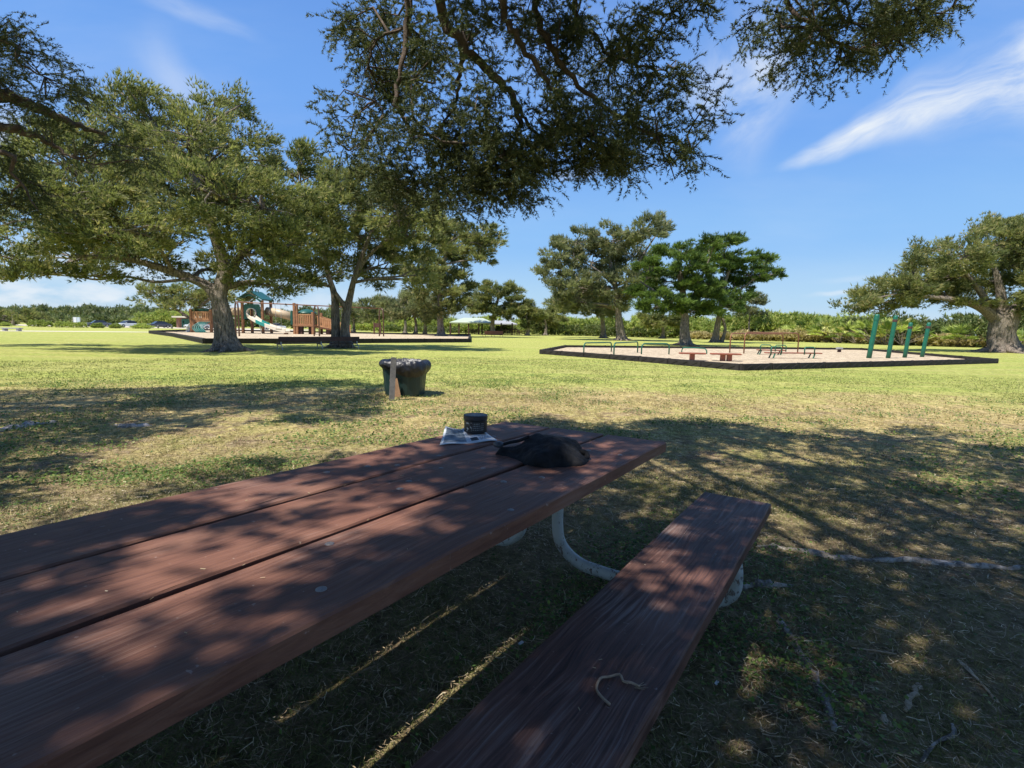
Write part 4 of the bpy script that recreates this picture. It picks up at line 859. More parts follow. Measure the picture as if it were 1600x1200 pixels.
# ------------------------------------------------------------------ litter bin with its post
def bin_():
    P = gnd(633, 616); T = thing('trash_can', 'squat dark green trash can with a black bag folded over its rim', 'trash can', (P[0], P[1], 0))
    k = P[1] / FPX; rb, rt, H = 31 * k, 34 * k, 50 * k
    def sh(a, z):  # rounded square with upright ribs
        q = (abs(math.cos(a)) ** 5 + abs(math.sin(a)) ** 5) ** (-.2); q = lerp(1, q, .55)
        return q * (1 + .018 * (1 if math.sin(8 * a) > .6 else 0))
    MB().lathe([(rb * .9, 0), (rb * .94, .02)] + [(lerp(rb * .94, rt, i / 8), .02 + (H - .02) * i / 8) for i in range(1, 9)] + [(rt * .95, H), (rt * .9, H * .5)], 64, shape=sh).build('can_body', M_canm, T)
    nu, nv = 120, 22; vs = []; R = random.Random(2); ph = [R.uniform(0, 6) for _ in range(9)]
    for i in range(nv):
        t = i / (nv - 1)
        for j in range(nu):
            a = 2 * math.pi * j / nu
            f = .5 * math.sin(5 * a + ph[0]) + .35 * math.sin(11 * a + ph[1] + 2 * t) + .3 * math.sin(19 * a + ph[2] - 3 * t) + .2 * math.sin(31 * a + ph[3])
            droop = (9 + 6 * math.cos(a + .6) + 2 * math.sin(3 * a + ph[4])) * k
            if t < .35: r = lerp(rt * .78, rt * 1.02, t / .35); z = H + lerp(-.05, .045, min(1, t / .3)) + .012 * f
            else:
                q = (t - .35) / .65; r = rt * (1.02 + .20 * math.sin(min(1, q * 1.1) * math.pi * .62) - .17 * q * q) ; z = H + .045 * (1 - q) - (droop * 1.25) * q ** 1.3 + .010 * f
            r *= (1 + .035 * f * min(1, t * 2)) * lerp(1, sh(a, 0), .6)
            vs.append((r * math.cos(a), r * math.sin(a), z))
    mb = MB(); mb.add(vs, [(i * nu + j, i * nu + (j + 1) % nu, (i + 1) * nu + (j + 1) % nu, (i + 1) * nu + j) for i in range(nv - 1) for j in range(nu)])
    b = mb.build('bin_liner', M_liner, T, smooth=True)
    tx = bpy.data.textures.new('crumple', 'CLOUDS'); tx.noise_scale = .07; tx.noise_depth = 2
    sb = b.modifiers.new('s', 'SUBSURF'); sb.levels = 1; sb.render_levels = 1
    d = b.modifiers.new('d', 'DISPLACE'); d.texture = tx; d.strength = .018
    Q = gnd(612, 625); h = 67 * Q[1] / FPX; w = .085
    T2 = thing('wooden_post', 'weathered grey post leaning just in front of the trash can', 'post', (Q[0], Q[1], 0)); T2.rotation_euler = (0, .055, .25)
    mb = MB(); mb.prism([(-w / 2, -.03), (w / 2, -.03), (w / 2, .03), (w * .22, .03), (w * .22, -.008), (-w * .22, -.008), (-w * .22, .03), (-w / 2, .03)], -.08, h)
    mb.build('post_shaft', M_greypost, T2)
    U = gnd(627, 619); mb = MB(); mb.box((0, 0, .155), (.13, .02, .31), bev=.003)
    o = mb.build('leaning_board', M_board); o.location = (U[0] - .03, U[1] - .17, .0); o.rotation_euler = (-.1, -.20, .15); tag(o, 'small brown board tilted between the grey post and the trash can', 'board')
bin_()

# ------------------------------------------------------------------ park benches
def park_bench(name, A, Bp, zs, label, matb, mats, nl=3, h_back=.34, seat_w=.34):
    A = np.array(A[:2]); Bp = np.array(Bp[:2]); d = Bp - A; L = float(np.hypot(*d)); ang = math.atan2(d[1], d[0])
    T = thing(name, label, 'park bench', (A[0], A[1], 0), ang)
    st, bt = zs
    MB().box((L / 2, .02, bt - h_back * .5 + 0), (L, .045, h_back), bev=.008).build('backrest', matb, T)
    for y in (.16, .34): MB().box((L / 2, y + .06, st - .02), (L, .15, .04), bev=.006).build('seat_board', matb, T)
    for i in range(nl):
        x = .12 + (L - .24) * i / (nl - 1); mb = MB()
        mb.tube(smooth_path([(x, -.10, -.03), (x, -.06, st * .5), (x, .06, st - .06), (x, .48, st - .05)], 4), .022, 7)
        mb.tube([(x, .46, -.03), (x, .42, st - .05)], .022, 7); mb.bar((x, .04, st - .06), (x, .055, bt - .03), .05, .012)
        mb.build('support', mats, T)
park_bench('park_bench', gnd(436, 547), gnd(562, 544.5), (.30, .60), 'long dark brown bench seen from behind between the two nearest cedars', M_dkboard, M_grey, h_back=.22)
park_bench('park_bench', gnd(757, 527), gnd(786, 527), (.38, .78), 'small red-brown bench on the lawn in front of the pavilion', M_redseat, M_brownpipe, nl=3, h_back=.40)

# ------------------------------------------------------------------ timber-edged beds
def bed(name, label, pts, h, w=.16):
    c = np.mean(np.array(pts), 0)
    polysheet('mulch_bed', [tuple(c + (np.array(p) - c) * .995) for p in pts], h * .35, M_mulch)
    T = thing(name, label, 'bed edging', (c[0], c[1], 0)); n = len(pts)
    for i in range(n):
        a = np.array(pts[i]); b = np.array(pts[(i + 1) % n]); L = float(np.hypot(*(b - a))); k = max(1, int(L / 1.25)); u = (b - a) / L; nn = np.array([-u[1], u[0]])
        mb = MB()
        for j in range(k):
            p = a + (b - a) * (j / k) - c; q = a + (b - a) * ((j + .985) / k) - c
            mb.bar((p[0], p[1], h / 2 - .02), (q[0], q[1], h / 2 - .02), w, h + .04, bev=.02)
            # raised slanting ribs on the outer and inner faces
            for sgn in (-1, 1):
                for t in (.2, .5, .8):
                    e = p + (q - p) * (t - .10) + nn * sgn * w * .52; g = p + (q - p) * (t + .10) + nn * sgn * w * .52
                    mb.bar((e[0], e[1], h * .2), (g[0], g[1], h * .8), .02, .035)
            r = p + nn * 0; mb.tube([(r[0], r[1], -.05), (r[0], r[1], h + .012)], .05, 8)
        mb.build('edging_side', M_border, T)
bed('bed_edging', 'black interlocking edging around the mulched fitness bed on the right', [gnd(845, 553)[:2], gnd(1000, 565)[:2], gnd(1158, 579)[:2], gnd(1360, 573.5)[:2], gnd(1557, 567.5)[:2], (24.8, 36.5), (3.2, 31.2)], .20)
bed('bed_edging', 'black edging around the mulched playground bed on the left', [gnd(234, 521)[:2], gnd(270, 526)[:2], gnd(320, 537)[:2], gnd(520, 536.5)[:2], gnd(733, 535)[:2], (-5.5, 66), (-44, 74)], .30, .2)

# ------------------------------------------------------------------ fitness stations
def bar_loop(name, label, a, b, h, r, mat, cat, group=None, z0=.04, rc=.18):
    a = np.array(a[:2]); b = np.array(b[:2]); d = b - a; L = float(np.hypot(*d)); ang = math.atan2(d[1], d[0])
    mb = MB(); mb.tube([(0, 0, -.1), (0, 0, h - rc)] + [(rc * (1 - math.cos(t)), 0, h - rc + rc * math.sin(t)) for t in np.linspace(.3, 1.57, 4)] + [(L - rc * (1 - math.cos(t)), 0, h - rc + rc * math.sin(t)) for t in np.linspace(1.57, .3, 4)] + [(L, 0, h - rc), (L, 0, -.1)], r, 8)
    o = mb.build(name, mat, smooth=True); o.location = (a[0], a[1], z0); o.rotation_euler = (0, 0, ang); tag(o, label, cat, group); return o
g = 'low green vault bars in the fitness bed'
bar_loop('exercise_bar', 'low green arched bar, leftmost in the fitness bed', gnd(912, 554), gnd(955, 551.5), .50, .032, M_green, 'exercise bar', g)
bar_loop('exercise_bar', 'low green arched bar, second from the left in the fitness bed', gnd(959, 557.5), gnd(996, 553), .56, .032, M_green, 'exercise bar', g)
bar_loop('exercise_bar', 'low green arched bar, third from the left in the fitness bed', gnd(1002, 556), gnd(1045, 556), .53, .032, M_green, 'exercise bar', g)
bar_loop('exercise_bar', 'low dark green bar right behind the two red-brown seats', gnd(1065, 553), gnd(1104, 555.5), .30, .028, M_green, 'exercise bar', g)
g = 'tall brown steel bars in the fitness bed'
pa, pb, pc_, pd = gnd(1140, 553), gnd(1222, 550.5), gnd(1162, 554.5), gnd(1246, 553)
bar_loop('parallel_bar', 'tall rust-brown bar frame, the farther of the pair', pa, pb, 1.06, .034, M_rustpipe, 'exercise bar', g, rc=.25)
bar_loop('parallel_bar', 'tall rust-brown bar frame, the nearer of the pair', pc_, pd, 1.12, .034, M_rustpipe, 'exercise bar', g, rc=.25)
def jump_seat(px, label, L, post):
    P = gnd(*px); T = thing('jump_platform', label, 'exercise seat', (P[0], P[1], 0), -.05, 'red-brown exercise seats in the fitness bed')
    for y in (-.14, .16): MB().box((y * .3, y, .335), (L, .24, .05), bev=.02).build('seat_board', M_redseat, T)
    for x in post: MB().box((x, 0, .16), (.16, .16, .34)).build('pedestal', M_redseat, T)
jump_seat((1081, 566), 'red-brown seat boards on one pedestal, the left of two', .98, (0,))
jump_seat((1133, 567), 'red-brown seat boards on two pedestals, the right of two', 1.12, (-.10, .14))
def sit_up(a, b, label, handles):
    a = gnd(*a); b = gnd(*b); d = b - a; L = float(np.hypot(d[0], d[1])); ang = math.atan2(d[1], d[0])
    T = thing('sit_up_bench', label, 'exercise bench', (a[0], a[1], 0), ang, 'sit-up benches with green handles')
    MB().box((L / 2, 0, .30), (L, .28, .05), bev=.015).build('bench_board', M_redseat, T)
    for x in (L * .13, L * .86):
        [MB().tube([(x - .12, sg * .14, 0), (x, sg * .12, .28)], .03, 7).build('leg', M_green, T) for sg in (-1, 1)]
    for x in handles:
        MB().tube([(x, -.19, .24), (x, -.19, .50), (x + .05, -.17, .56), (x + .45, -.17, .56), (x + .5, -.19, .50), (x + .5, -.19, .24)], .026, 7).build('handle', M_green, T, smooth=True)
sit_up((1196, 562), (1281, 562.5), 'near sit-up bench with a low green handle at its right end', (.1, 1.75))
sit_up((1182, 556), (1226, 557), 'far sit-up bench with tall green handles, beside the brown bars', (.1, .8))
g = 'four leaning green posts'
for (b, t, w, lab) in (((1357, 562), (1371, 491), 8, 'tallest leaning green post, leftmost of the four'), ((1387, 562), (1400, 493), 7, 'leaning green post with a dark top, second from the left of the four'),
                      ((1413, 561), (1423.5, 504), 6.5, 'leaning green post, second from the right of the four'), ((1440, 560), (1452, 504), 6.5, 'leaning green post, rightmost of the four')):
    P = gnd(*b); Q = atY(t[0], t[1], P[1]); v = Vector(Q - P); L = v.length; r = w * .86 * P[1] / FPX / 2
    T = thing('balance_post', lab, 'post', (P[0], P[1], 0), 0, g); T.rotation_euler = v.to_track_quat('Z', 'Y').to_euler()
    MB().lathe([(r * 1.05, -.1), (r, .5), (r * .98, L - .1), (r * .9, L - .03), (r * .6, L), (.01, L + .01)], 20).build('shaft', M_green, T, smooth=True)
    MB().lathe([(r * 1.1, L - .30), (r * 1.12, L - .29), (r * 1.12, L - .20), (r * 1.1, L - .19)], 20).build('collar', M_green if lab[0] == 't' else M_dkboard, T)
P = gnd(1311, 552); T = thing('step_block', 'small dark stepping block alone on the mulch beyond the brown bars', 'step block', (P[0], P[1], 0))
MB().box((0, 0, .30), (.30, .26, .12), bev=.02).build('cap', M_grey, T); MB().box((0, 0, .12), (.16, .16, .26), bev=.02).box((0, 0, .05), (.26, .2, .06), bev=.01).build('pedestal', M_dkboard, T)

# ------------------------------------------------------------------ swing set
def swings():
    A = np.array([-23.3, 43.4]); Bq = np.array([-13.55, 53.2]); d = Bq - A; L = float(np.hypot(*d)); ang = math.atan2(d[1], d[0])
    T = thing('swing_set', 'long brown pipe swing frame with three arched supports over the playground bed', 'swing set', (A[0], A[1], 0), ang)
    H = 2.95
    MB().tube([(0, 0, H), (L, 0, H)], .05, 8).build('top_beam', M_rustpipe, T, smooth=True)
    for x, sp in ((0.05, .42), (L / 2, .55), (L - .05, .42)):
        mb = MB(); mb.tube([(x, -sp, 0), (x, -sp * .92, H - .5)] + [(x, -sp * .85 * math.cos(t), H - .42 + .42 * math.sin(t)) for t in np.linspace(.2, math.pi - .2, 9)] + [(x, sp * .92, H - .5), (x, sp, 0)], .065, 8)
        mb.build('arched_leg', M_brownpipe, T, smooth=True)
    for x in (L * .25, L * .70):
        mb = MB()
        for dx in (-.24, .24): mb.tube([(x + dx, 0, H), (x + dx * .9, .0, .75)], .012, 5)
        c = mb.build('chain', M_grey, T); MB().box((x, 0, .72), (.50, .22, .05), bev=.02).build('swing_seat', M_rubber, T)
    for x in (L * .14, L * .36, L * .60, L * .84): MB().lathe([(.05, 0), (.05, .12)], 8, (x, 0, H - .12)).build('hanger', M_grey, T)
swings()

# ------------------------------------------------------------------ play structure
def playground():
    Y0 = 58.0; k = Y0 / FPX
    def X(px): return atY(px, 521, Y0)[0]
    def Z(px, y): return atY(px, y, Y0)[2]
    O = np.array([X(400), Y0, 0]); T = thing('play_structure', 'redwood and green play structure with slide, tube tunnels and gabled tower', 'play structure', O)
    def x_(px): return X(px) - O[0]
    def post(px, yt, dy=0.0, w=.26, m=None): MB().box((x_(px), dy, (Z(px, yt) + 0) / 2), (w, w, Z(px, yt)), bev=.03).build('post', m or M_play, T)
    D = 2.0
    for px in (387.5, 418): post(px, 470, -D / 2); post(px, 470, D / 2)
    # tower roof
    zr, ze = Z(400, 457), Z(400, 470); a, b, c = x_(381), x_(402), x_(421)
    mb = MB(); th = .14
    for (p, q) in (((a, ze), (b, zr)), ((b, zr), (c, ze))):
        mb.prism([(p[0], p[1]), (q[0], q[1]), (q[0], q[1] + th), (p[0], p[1] + th)], -1.4, 1.4, 'Y')
    mb.build('gable_roof', M_dkgreen, T)
    mb = MB(); n = 14; arc = [(lerp(a + .25, c - .25, t), ze + .05 + (zr - ze - .25) * (1 - abs(2 * t - 1)) - .0) for t in np.linspace(0, 1, n)]
    low = [(lerp(a + .25, c - .25, t), ze - .25 + (zr - ze) * .75 * math.sin(math.pi * t)) for t in np.linspace(0, 1, n)]
    mb.prism(arc + low[::-1], -1.33, -1.25, 'Y'); mb.build('gable_panel', M_dkgreen, T); mb = MB(); mb.prism(arc + low[::-1], 1.25, 1.33, 'Y'); mb.build('gable_panel', M_dkgreen, T)
    zd = Z(400, 500)
    MB().box((x_(402.5), 0, zd), (x_(418) - x_(387), 2.2, .14)).build('deck', M_play, T)
    # green panel with round slide entrance
    x0, x1, z0, z1 = x_(390), x_(415.5), Z(400, 501), Z(400, 478); cx, cz, R = x_(402.5), Z(400, 489.5), 7.2 * k
    mb = MB(); ns = 40; vo = []; vi = []
    for j in range(ns):
        t = 2 * math.pi * j / ns; dx, dz = math.cos(t), math.sin(t); s1 = min(((x1 - cx) if dx > 0 else (cx - x0)) / max(abs(dx), 1e-6), ((z1 - cz) if dz > 0 else (cz - z0)) / max(abs(dz), 1e-6))
        vo.append((cx + dx * s1, cz + dz * s1)); vi.append((cx + dx * R, cz + dz * R))
    for j in range(ns):
        l = (j + 1) % ns; mb.prism([vi[j], vo[j], vo[l], vi[l]], -1.10, -1.02, 'Y')
    mb.build('entrance_panel', M_dkgreen, T)
    mb = MB()
    for j in range(ns):
        t0, t1 = 2 * math.pi * j / ns, 2 * math.pi * (j + 1) / ns; f = lambda t, r: (cx + math.cos(t) * r, cz + math.sin(t) * r)
        mb.prism([f(t0, R * 1.02), f(t1, R * 1.02), f(t1, R * .92), f(t0, R * .92)], -1.35, -.95, 'Y')
    mb.build('slide_hood', M_cream, T)
    MB().prism([(x0, z1), (x1, z1), (x1 - .2, z1 + .16), (x0 + .2, z1 + .16)], -1.1, -1.0, 'Y').build('panel_cap', M_dkgreen, T)
    # slide, bending down to the right in front
    P = [(x_(401), -1.15, Z(400, 495)), (x_(408), -1.7, Z(400, 498)), (x_(420), -2.2, Z(420, 504)), (x_(432), -2.5, Z(432, 509)), (x_(448), -2.8, Z(448, 514)), (x_(463), -3.1, Z(463, 517.5)), (x_(469), -3.2, Z(469, 518))]
    S = smooth_path(P, 5)
    def chute(S, name, mat, w=.42, hgt=.30):
        mb = MB(); vs = []
        for i, p in enumerate(S):
            t = (S[min(i + 1, len(S) - 1)] - S[max(i - 1, 0)]).normalized(); sd = Vector((t.y, -t.x, 0)).normalized()
            for (u, v) in ((-w, hgt), (-w * .92, hgt + .03), (-w * .8, .05), (w * .8, .05), (w * .92, hgt + .03), (w, hgt), (w, -.06), (-w, -.06)): vs.append(p + sd * u + Vector((0, 0, v)))
        kk = 8; mb.add(vs, [(i * kk + j, i * kk + (j + 1) % kk, (i + 1) * kk + (j + 1) % kk, (i + 1) * kk + j) for i in range(len(S) - 1) for j in range(kk)] + [tuple(range(kk)), tuple((len(S) - 1) * kk + j for j in range(kk))])
        o = mb.build(name, mat, T)
        return o
    chute(S[:11], 'slide_chute', M_cream); tag(chute(S[10:17], 'slide_chute', M_teal), 'teal middle section of slide'); chute(S[16:], 'slide_chute', M_cream)
    MB().box((x_(466), -3.1, .12), (.25, .5, .28)).build('slide_foot', M_play, T); MB().tube([(x_(424), -2.2, 0), (x_(420), -2.1, Z(420, 506))], .05, 6).build('slide_leg', M_cream, T)
    # crawl tubes
    MB().tube([(x_(352), 0, Z(360, 487)), (x_(388), 0, Z(388, 486))], 5.8 * k, 20, cap=True).build('crawl_tube', M_tan, T, smooth=True)
    mb = MB(); mb.tube([(x_(418), 0, Z(418, 486)), (x_(440), -.1, Z(440, 490)), (x_(461), -.2, Z(461, 496))], 6.3 * k, 20).build('sloped_tube', M_tan, T, smooth=True)
    for px, y in ((424, 487.3), (446, 491.8)): MB().tube([(x_(px), -.05, Z(px, y)), (x_(px + 2), -.06, Z(px + 2, y + .5))], 6.6 * k, 20).build('tube_collar', M_tan, T, smooth=True)
    MB().box((x_(384.5), 0, Z(385, 486)), (.35, 1.3, 1.4), bev=.08).build('tube_panel', M_teal, T)
    MB().box((x_(461.5), 0, Z(461, 497)), (.35, 1.7, 1.6), bev=.08).build('tube_panel', M_dkgreen, T)
    # right deck with rails and ramp
    post(459.5, 474, .9); post(466, 474, -.9); post(470, 486, -.9); post(486, 489, .9); post(494, 488, -.9); post(498, 488.5, .9); post(547, 501, -.7)
    zt, zb = Z(480, 492), Z(480, 507)
    MB().box((x_(481), 0, Z(480, 508.5)), (x_(498) - x_(464), 2.1, .22)).build('deck', M_play, T)
    MB().box((x_(473.5), -.6, Z(480, 515)), (.5, .5, 1.1)).box((x_(488), -.2, Z(480, 515)), (.5, .5, 1.1)).build('under_deck_post', M_dkboard, T)
    def rail(xa, xb, za1, za0, zb1, zb0, y, n, m):
        mb = MB(); mb.bar((xa, y, za1), (xb, y, zb1), .08, .12); mb.bar((xa, y, za0), (xb, y, zb0), .08, .12)
        for i in range(n):
            t = (i + .5) / n; mb.bar((lerp(xa, xb, t), y, lerp(za0, zb0, t)), (lerp(xa, xb, t), y, lerp(za1, zb1, t)), .12, .06)
        mb.build('rail', m, T)
    for y in (-.95, .95): rail(x_(471), x_(497), zt, zb, zt, zb, y, 9, M_playslat)
    for y in (-.8, .8): rail(x_(500), x_(545), Z(500, 495), Z(500, 508), Z(545, 509), Z(545, 519), y, 14, M_playslat)
    mb = MB(); mb.bar((x_(498), 0, Z(500, 511)), (x_(545), 0, Z(545, 520)), 1.5, .16, up=(0, 0, 1)); mb.build('ramp', M_play, T); MB().box((x_(515), 0, .4), (.4, 1.2, .8)).build('ramp_support', M_dkboard, T)
    MB().lathe([(1.1, 0), (1.0, .15), (.5, .42), (.05, .5)], 18, (x_(478), .4, Z(478, 490))).build('dome_cap', M_dkgreen, T, smooth=True)
    # left deck
    post(303, 487, .8); post(307.5, 483, -.9); post(312, 501, -.9, .34); post(338, 484, -.9); post(335, 486, .9)
    MB().box((x_(323), 0, Z(323, 502)), (x_(338) - x_(304), 2.0, .20)).build('deck', M_play, T)
    for y in (-.9, .9): rail(x_(309), x_(337), Z(320, 488), Z(320, 499), Z(330, 488), Z(330, 499), y, 10, M_playslat)
    MB().box((x_(322), .2, Z(322, 484.5)), (x_(333) - x_(309), 1.6, .28), bev=.1).build('deck_canopy', M_dkgreen, T)
    # climbing net arch below and pale climbing wall at the far left
    mb = MB()
    for i in range(6):
        t = i / 5; xx = x_(lerp(322, 337, t)); mb.tube(smooth_path([(xx, -1.0, Z(330, 503)), (xx - .5, -1.6, Z(330, 511)), (xx + .1, -1.9, .1)], 4), .045, 6)
    mb.build('climbing_arch', M_teal, T, smooth=True)
    R = random.Random(3)
    for side in (-.7, .7):
        mb = MB(); mb.tube(smooth_path([(x_(306), side, Z(306, 502)), (x_(302), side, Z(302, 507)), (x_(298), side, Z(298, 515)), (x_(297), side, .05)], 5), .05, 6); mb.build('climber_rail', M_white, T, smooth=True)
    for i in range(9):
        t = i / 8; mb = MB(); mb.lathe([(.05, -.10), (.16, -.06), (.16, .06), (.05, .10)], 9, (x_(lerp(297.5, 305.5, t ** 1.3)), R.uniform(-.5, .1), lerp(.2, Z(306, 502), t))); mb.build('climbing_grip', M_white, T)
    MB().bar((x_(300), .2, .1), (x_(308), .2, Z(306, 505)), .12, .12).build('climber_brace', M_play, T)
playground()
def climber():
    P = atY(600, 521, 66); T = thing('climbing_frame', 'small brown upright frame standing behind the right swing arch', 'climbing frame', (P[0] - .7, P[1], 0))
    for x in (-.55, .25): MB().box((x, 0, .8), (.16, .16, 1.65)).build('post', M_brownpipe, T)
    MB().box((-.15, 0, 1.25), (.9, .08, .55), bev=.03).build('panel', M_brownpipe, T)
climber()

# ------------------------------------------------------------------ pavilion and restroom hut
def pavilion():
    Y0 = 88.0
    def X(px): return atY(px, 521, Y0)[0]
    x0, x1 = X(702), X(806); cx = (x0 + x1) / 2; T = thing('picnic_pavilion', 'open picnic pavilion with a pale low roof on dark posts', 'pavilion', (cx, Y0 + 4, 0))
    w = (x1 - x0) / 2; ze = atY(750, 504, Y0)[2]; zr = ze + .85; dh = 4.2
    def hip(cxx, cy, w, d, ze, zr, mat, ridge=.45):
        mb = MB(); vs = [(cxx - w, cy - d, ze), (cxx + w, cy - d, ze), (cxx + w, cy + d, ze), (cxx - w, cy + d, ze), (cxx - w * ridge, cy, zr), (cxx + w * ridge, cy, zr)]
        lo = [(a, b, c - .18) for a, b, c in vs[:4]]
        mb.add(vs + lo, [(0, 1, 5, 4), (1, 2, 5), (2, 3, 4, 5), (3, 0, 4), (0, 6, 7, 1), (1, 7, 8, 2), (2, 8, 9, 3), (3, 9, 6, 0), (6, 9, 8, 7)]); mb.build('roof', mat, T)
    hip(-w * .33, 0, w * .66, dh, ze, zr, M_roof); hip(w * .55, 2.5, w * .5, 3.4, ze - .1, zr - .35, M_grey)
    for px in (703.5, 717, 732, 748, 751.5, 783, 800):
        MB().box((X(px) - cx, -dh + (.3 if px != 751.5 else 3.0), ze / 2), (.24, .24, ze)).build('post', M_dkboard, T)
    for px in (825.,): MB().box((X(px) - cx, -1.5, 1.0), (.3, .3, 2.1)).build('post', M_dkboard, T)
    for a, b, y in ((733, 748, -2.5), (783, 800, -3.4), (800, 828, -2)):
        mb = MB()
        for z in (.35, .62, .9): mb.bar((X(a) - cx, y, z), (X(b) - cx, y, z), .08, .10)
        n = 7
        for i in range(n + 1): t = i / n; mb.bar((lerp(X(a), X(b), t) - cx, y, 0), (lerp(X(a), X(b), t) - cx, y, .95), .08)
        mb.build('railing', M_dkboard, T)
    for x in (-2.4, 1.6):
        mb = MB(); mb.box((x, 0, .72), (2.2, .8, .07)).box((x, -.75, .42), (2.2, .28, .06)).box((x, .75, .42), (2.2, .28, .06)).box((x - .8, 0, .35), (.1, 1.5, .66)).box((x + .8, 0, .35), (.1, 1.5, .66)); mb.build('table_unit', M_dkboard, T)
pavilion()
def hut():
    Y0 = 112.0
    def X(px): return atY(px, 512, Y0)[0]
    x0, x1 = X(276), X(345); cx = (x0 + x1) / 2; W_ = (x1 - x0); zt = atY(290, 496.5, Y0)[2]
    T = thing('restroom_hut', 'brown block restroom hut with a cream flat roof edge and green door', 'restroom hut', (cx, Y0, 0))
    MB().box((0, 2.5, zt / 2), (W_, 5, zt)).build('wall', M_brick, T)
    MB().box((0, 2.2, zt + .16), (W_ + .7, 6.4, .34), bev=.03).build('roof', M_cream, T)
    MB().box((-W_ / 2 + .9, 1, zt + .6), (.35, .35, .55)).build('vent_pipe', M_black, T)
    d = MB().box((X(290.5) - cx, -.03, 1.0), (1.7, .08, 2.0)).build('door', M_dkgreen, T)
    MB().box((-.45, -.06, .25), (.25, .02, .45)).build('door_sign', M_white, d, loc=(X(290.5) - cx, 0, 1.0))
    for px in (281.5, 300): MB().box((X(px) - cx, -.03, 1.15), (.08, .1, 2.1)).build('corner_trim', M_play, T)
hut()
def far_sign():
    P = atY(120.5, 510, 104); T = thing('information_sign', 'pale two-panel information board standing beyond the clipped shrubs', 'sign', (P[0], P[1], 0), .1)
    for x in (-.65, .65): MB().box((x, 0, .9), (.1, .1, 1.9)).build('post', M_grey, T)
    MB().box((-.32, 0, 1.35), (.58, .06, 1.05), bev=.01).build('panel', M_white, T); MB().box((.32, 0, 1.35), (.58, .06, 1.05), bev=.01).build('panel', paint('pale_blue_panel', (.50, .58, .62), .1), T)
far_sign()
P = gnd(19, 517.2); T = thing('picnic_slab', 'low grey slab bench out on the far left lawn beside the path', 'bench', (P[0], P[1], 0)); 
MB().box((0, 0, .28), (1.9, .5, .1), bev=.02).build('seat', M_grey, T)
for x in (-.7, .7): MB().box((x, 0, .12), (.2, .4, .24)).build('leg', M_grey, T)
for i, (px, lab) in enumerate(((247, 'short grey bollard just left of the dark parked hatchback'), (268.5, 'short grey bollard between the dark hatchback and the restroom hut'))):
    P = atY(px, 511, 96); mb = MB(); mb.lathe([(.16, -.05), (.16, .50), (.12, .56), (.01, .58)], 12); o = mb.build('bollard', M_greypost); o.location = (P[0], P[1], 0); tag(o, lab, 'bollard', 'bollards at the road edge')

def car(px, Y, col, label, ang, kind):
    P = atY(px, 511, Y); T = thing('parked_car', label, 'car', (P[0], P[1], .03), ang, 'cars parked beyond the lawn')
    m = paint('car_paint_' + kind, col, .05, .25, .6, 1); L, Wd, H = 4.3, 1.8, 1.30
    body = [(-L / 2, .32), (-L / 2 + .03, .60), (-L / 2 + .25, .74), (-L * .24, .80), (L * .22, .82), (L / 2 - .1, .78), (L / 2, .62), (L / 2, .32), (L / 2 - .35, .20), (-L / 2 + .3, .20)]
    mb = MB(); mb.prism(body, -Wd / 2, Wd / 2, 'Y'); b = mb.build('body', m, T); bv = b.modifiers.new('b', 'BEVEL'); bv.width = .07; bv.segments = 2
    cab = [(-L * .26, .78), (-L * .10, H - .04), (0, H), (L * .20, H - .02), (L * .40 if kind == 'suv' else L * .34, .80)]
    mb = MB(); y0, y1 = Wd * .46, Wd * .38; n = len(cab)
    yy_ = [y0, y1, y1, y1, y0]
    mb.add([(x, -yy_[i], z) for i, (x, z) in enumerate(cab)] + [(x, yy_[i], z) for i, (x, z) in enumerate(cab)], [tuple(range(n))[::-1], tuple(range(n, 2 * n))] + [(i, (i + 1) % n, n + (i + 1) % n, n + i) for i in range(n)])
    mb.build('cabin_glass', M_glass, T)
    MB().box((L * .06, 0, H + .01), (L * .30, Wd * .74, .04), bev=.015).build('roof', m, T)
    for x in (-L * .31, L * .31):
        for y in (-Wd / 2 + .08, Wd / 2 - .08):
            w = MB().tube([(x, y - .1, .3), (x, y + .1, .3)], .30, 16).build('wheel', M_rubber, T); MB().tube([(x, y - .115, .3), (x, y + .115, .3)], .17, 10).build('rim', M_grey, w)
    for y in (-.62, .62): MB().box((-L / 2 + .02, y, .60), (.08, .34, .13), bev=.02).build('headlight', M_white, T)
    MB().box((-L / 2 - .01, 0, .44), (.05, 1.0, .16), bev=.01).build('grille', M_black, T)
    MB().bar((-L * .18 - .0, -Wd * .43, .86), (-L * .18, -Wd * .56, .9), .14, .1).bar((-L * .18, Wd * .43, .86), (-L * .18, Wd * .56, .9), .14, .1).build('mirror', m, T)
car(153.5, 105, (.10, .12, .15), 'dark blue-grey sedan parked left of the white car', math.radians(48), 'sedan')
car(200, 101, (.70, .73, .75), 'white car facing the lawn, middle of the parked cars', math.radians(68), 'white')
car(248, 105, (.05, .055, .08), 'dark hatchback parked nearest the restroom hut', math.radians(55), 'suv')
car(428, 104, (.68, .70, .71), 'white car seen beneath the slide of the play structure', math.radians(35), 'white2')
car(309, 100, (.60, .60, .60), 'pale car half hidden behind the climbing wall', math.radians(50), 'pale')

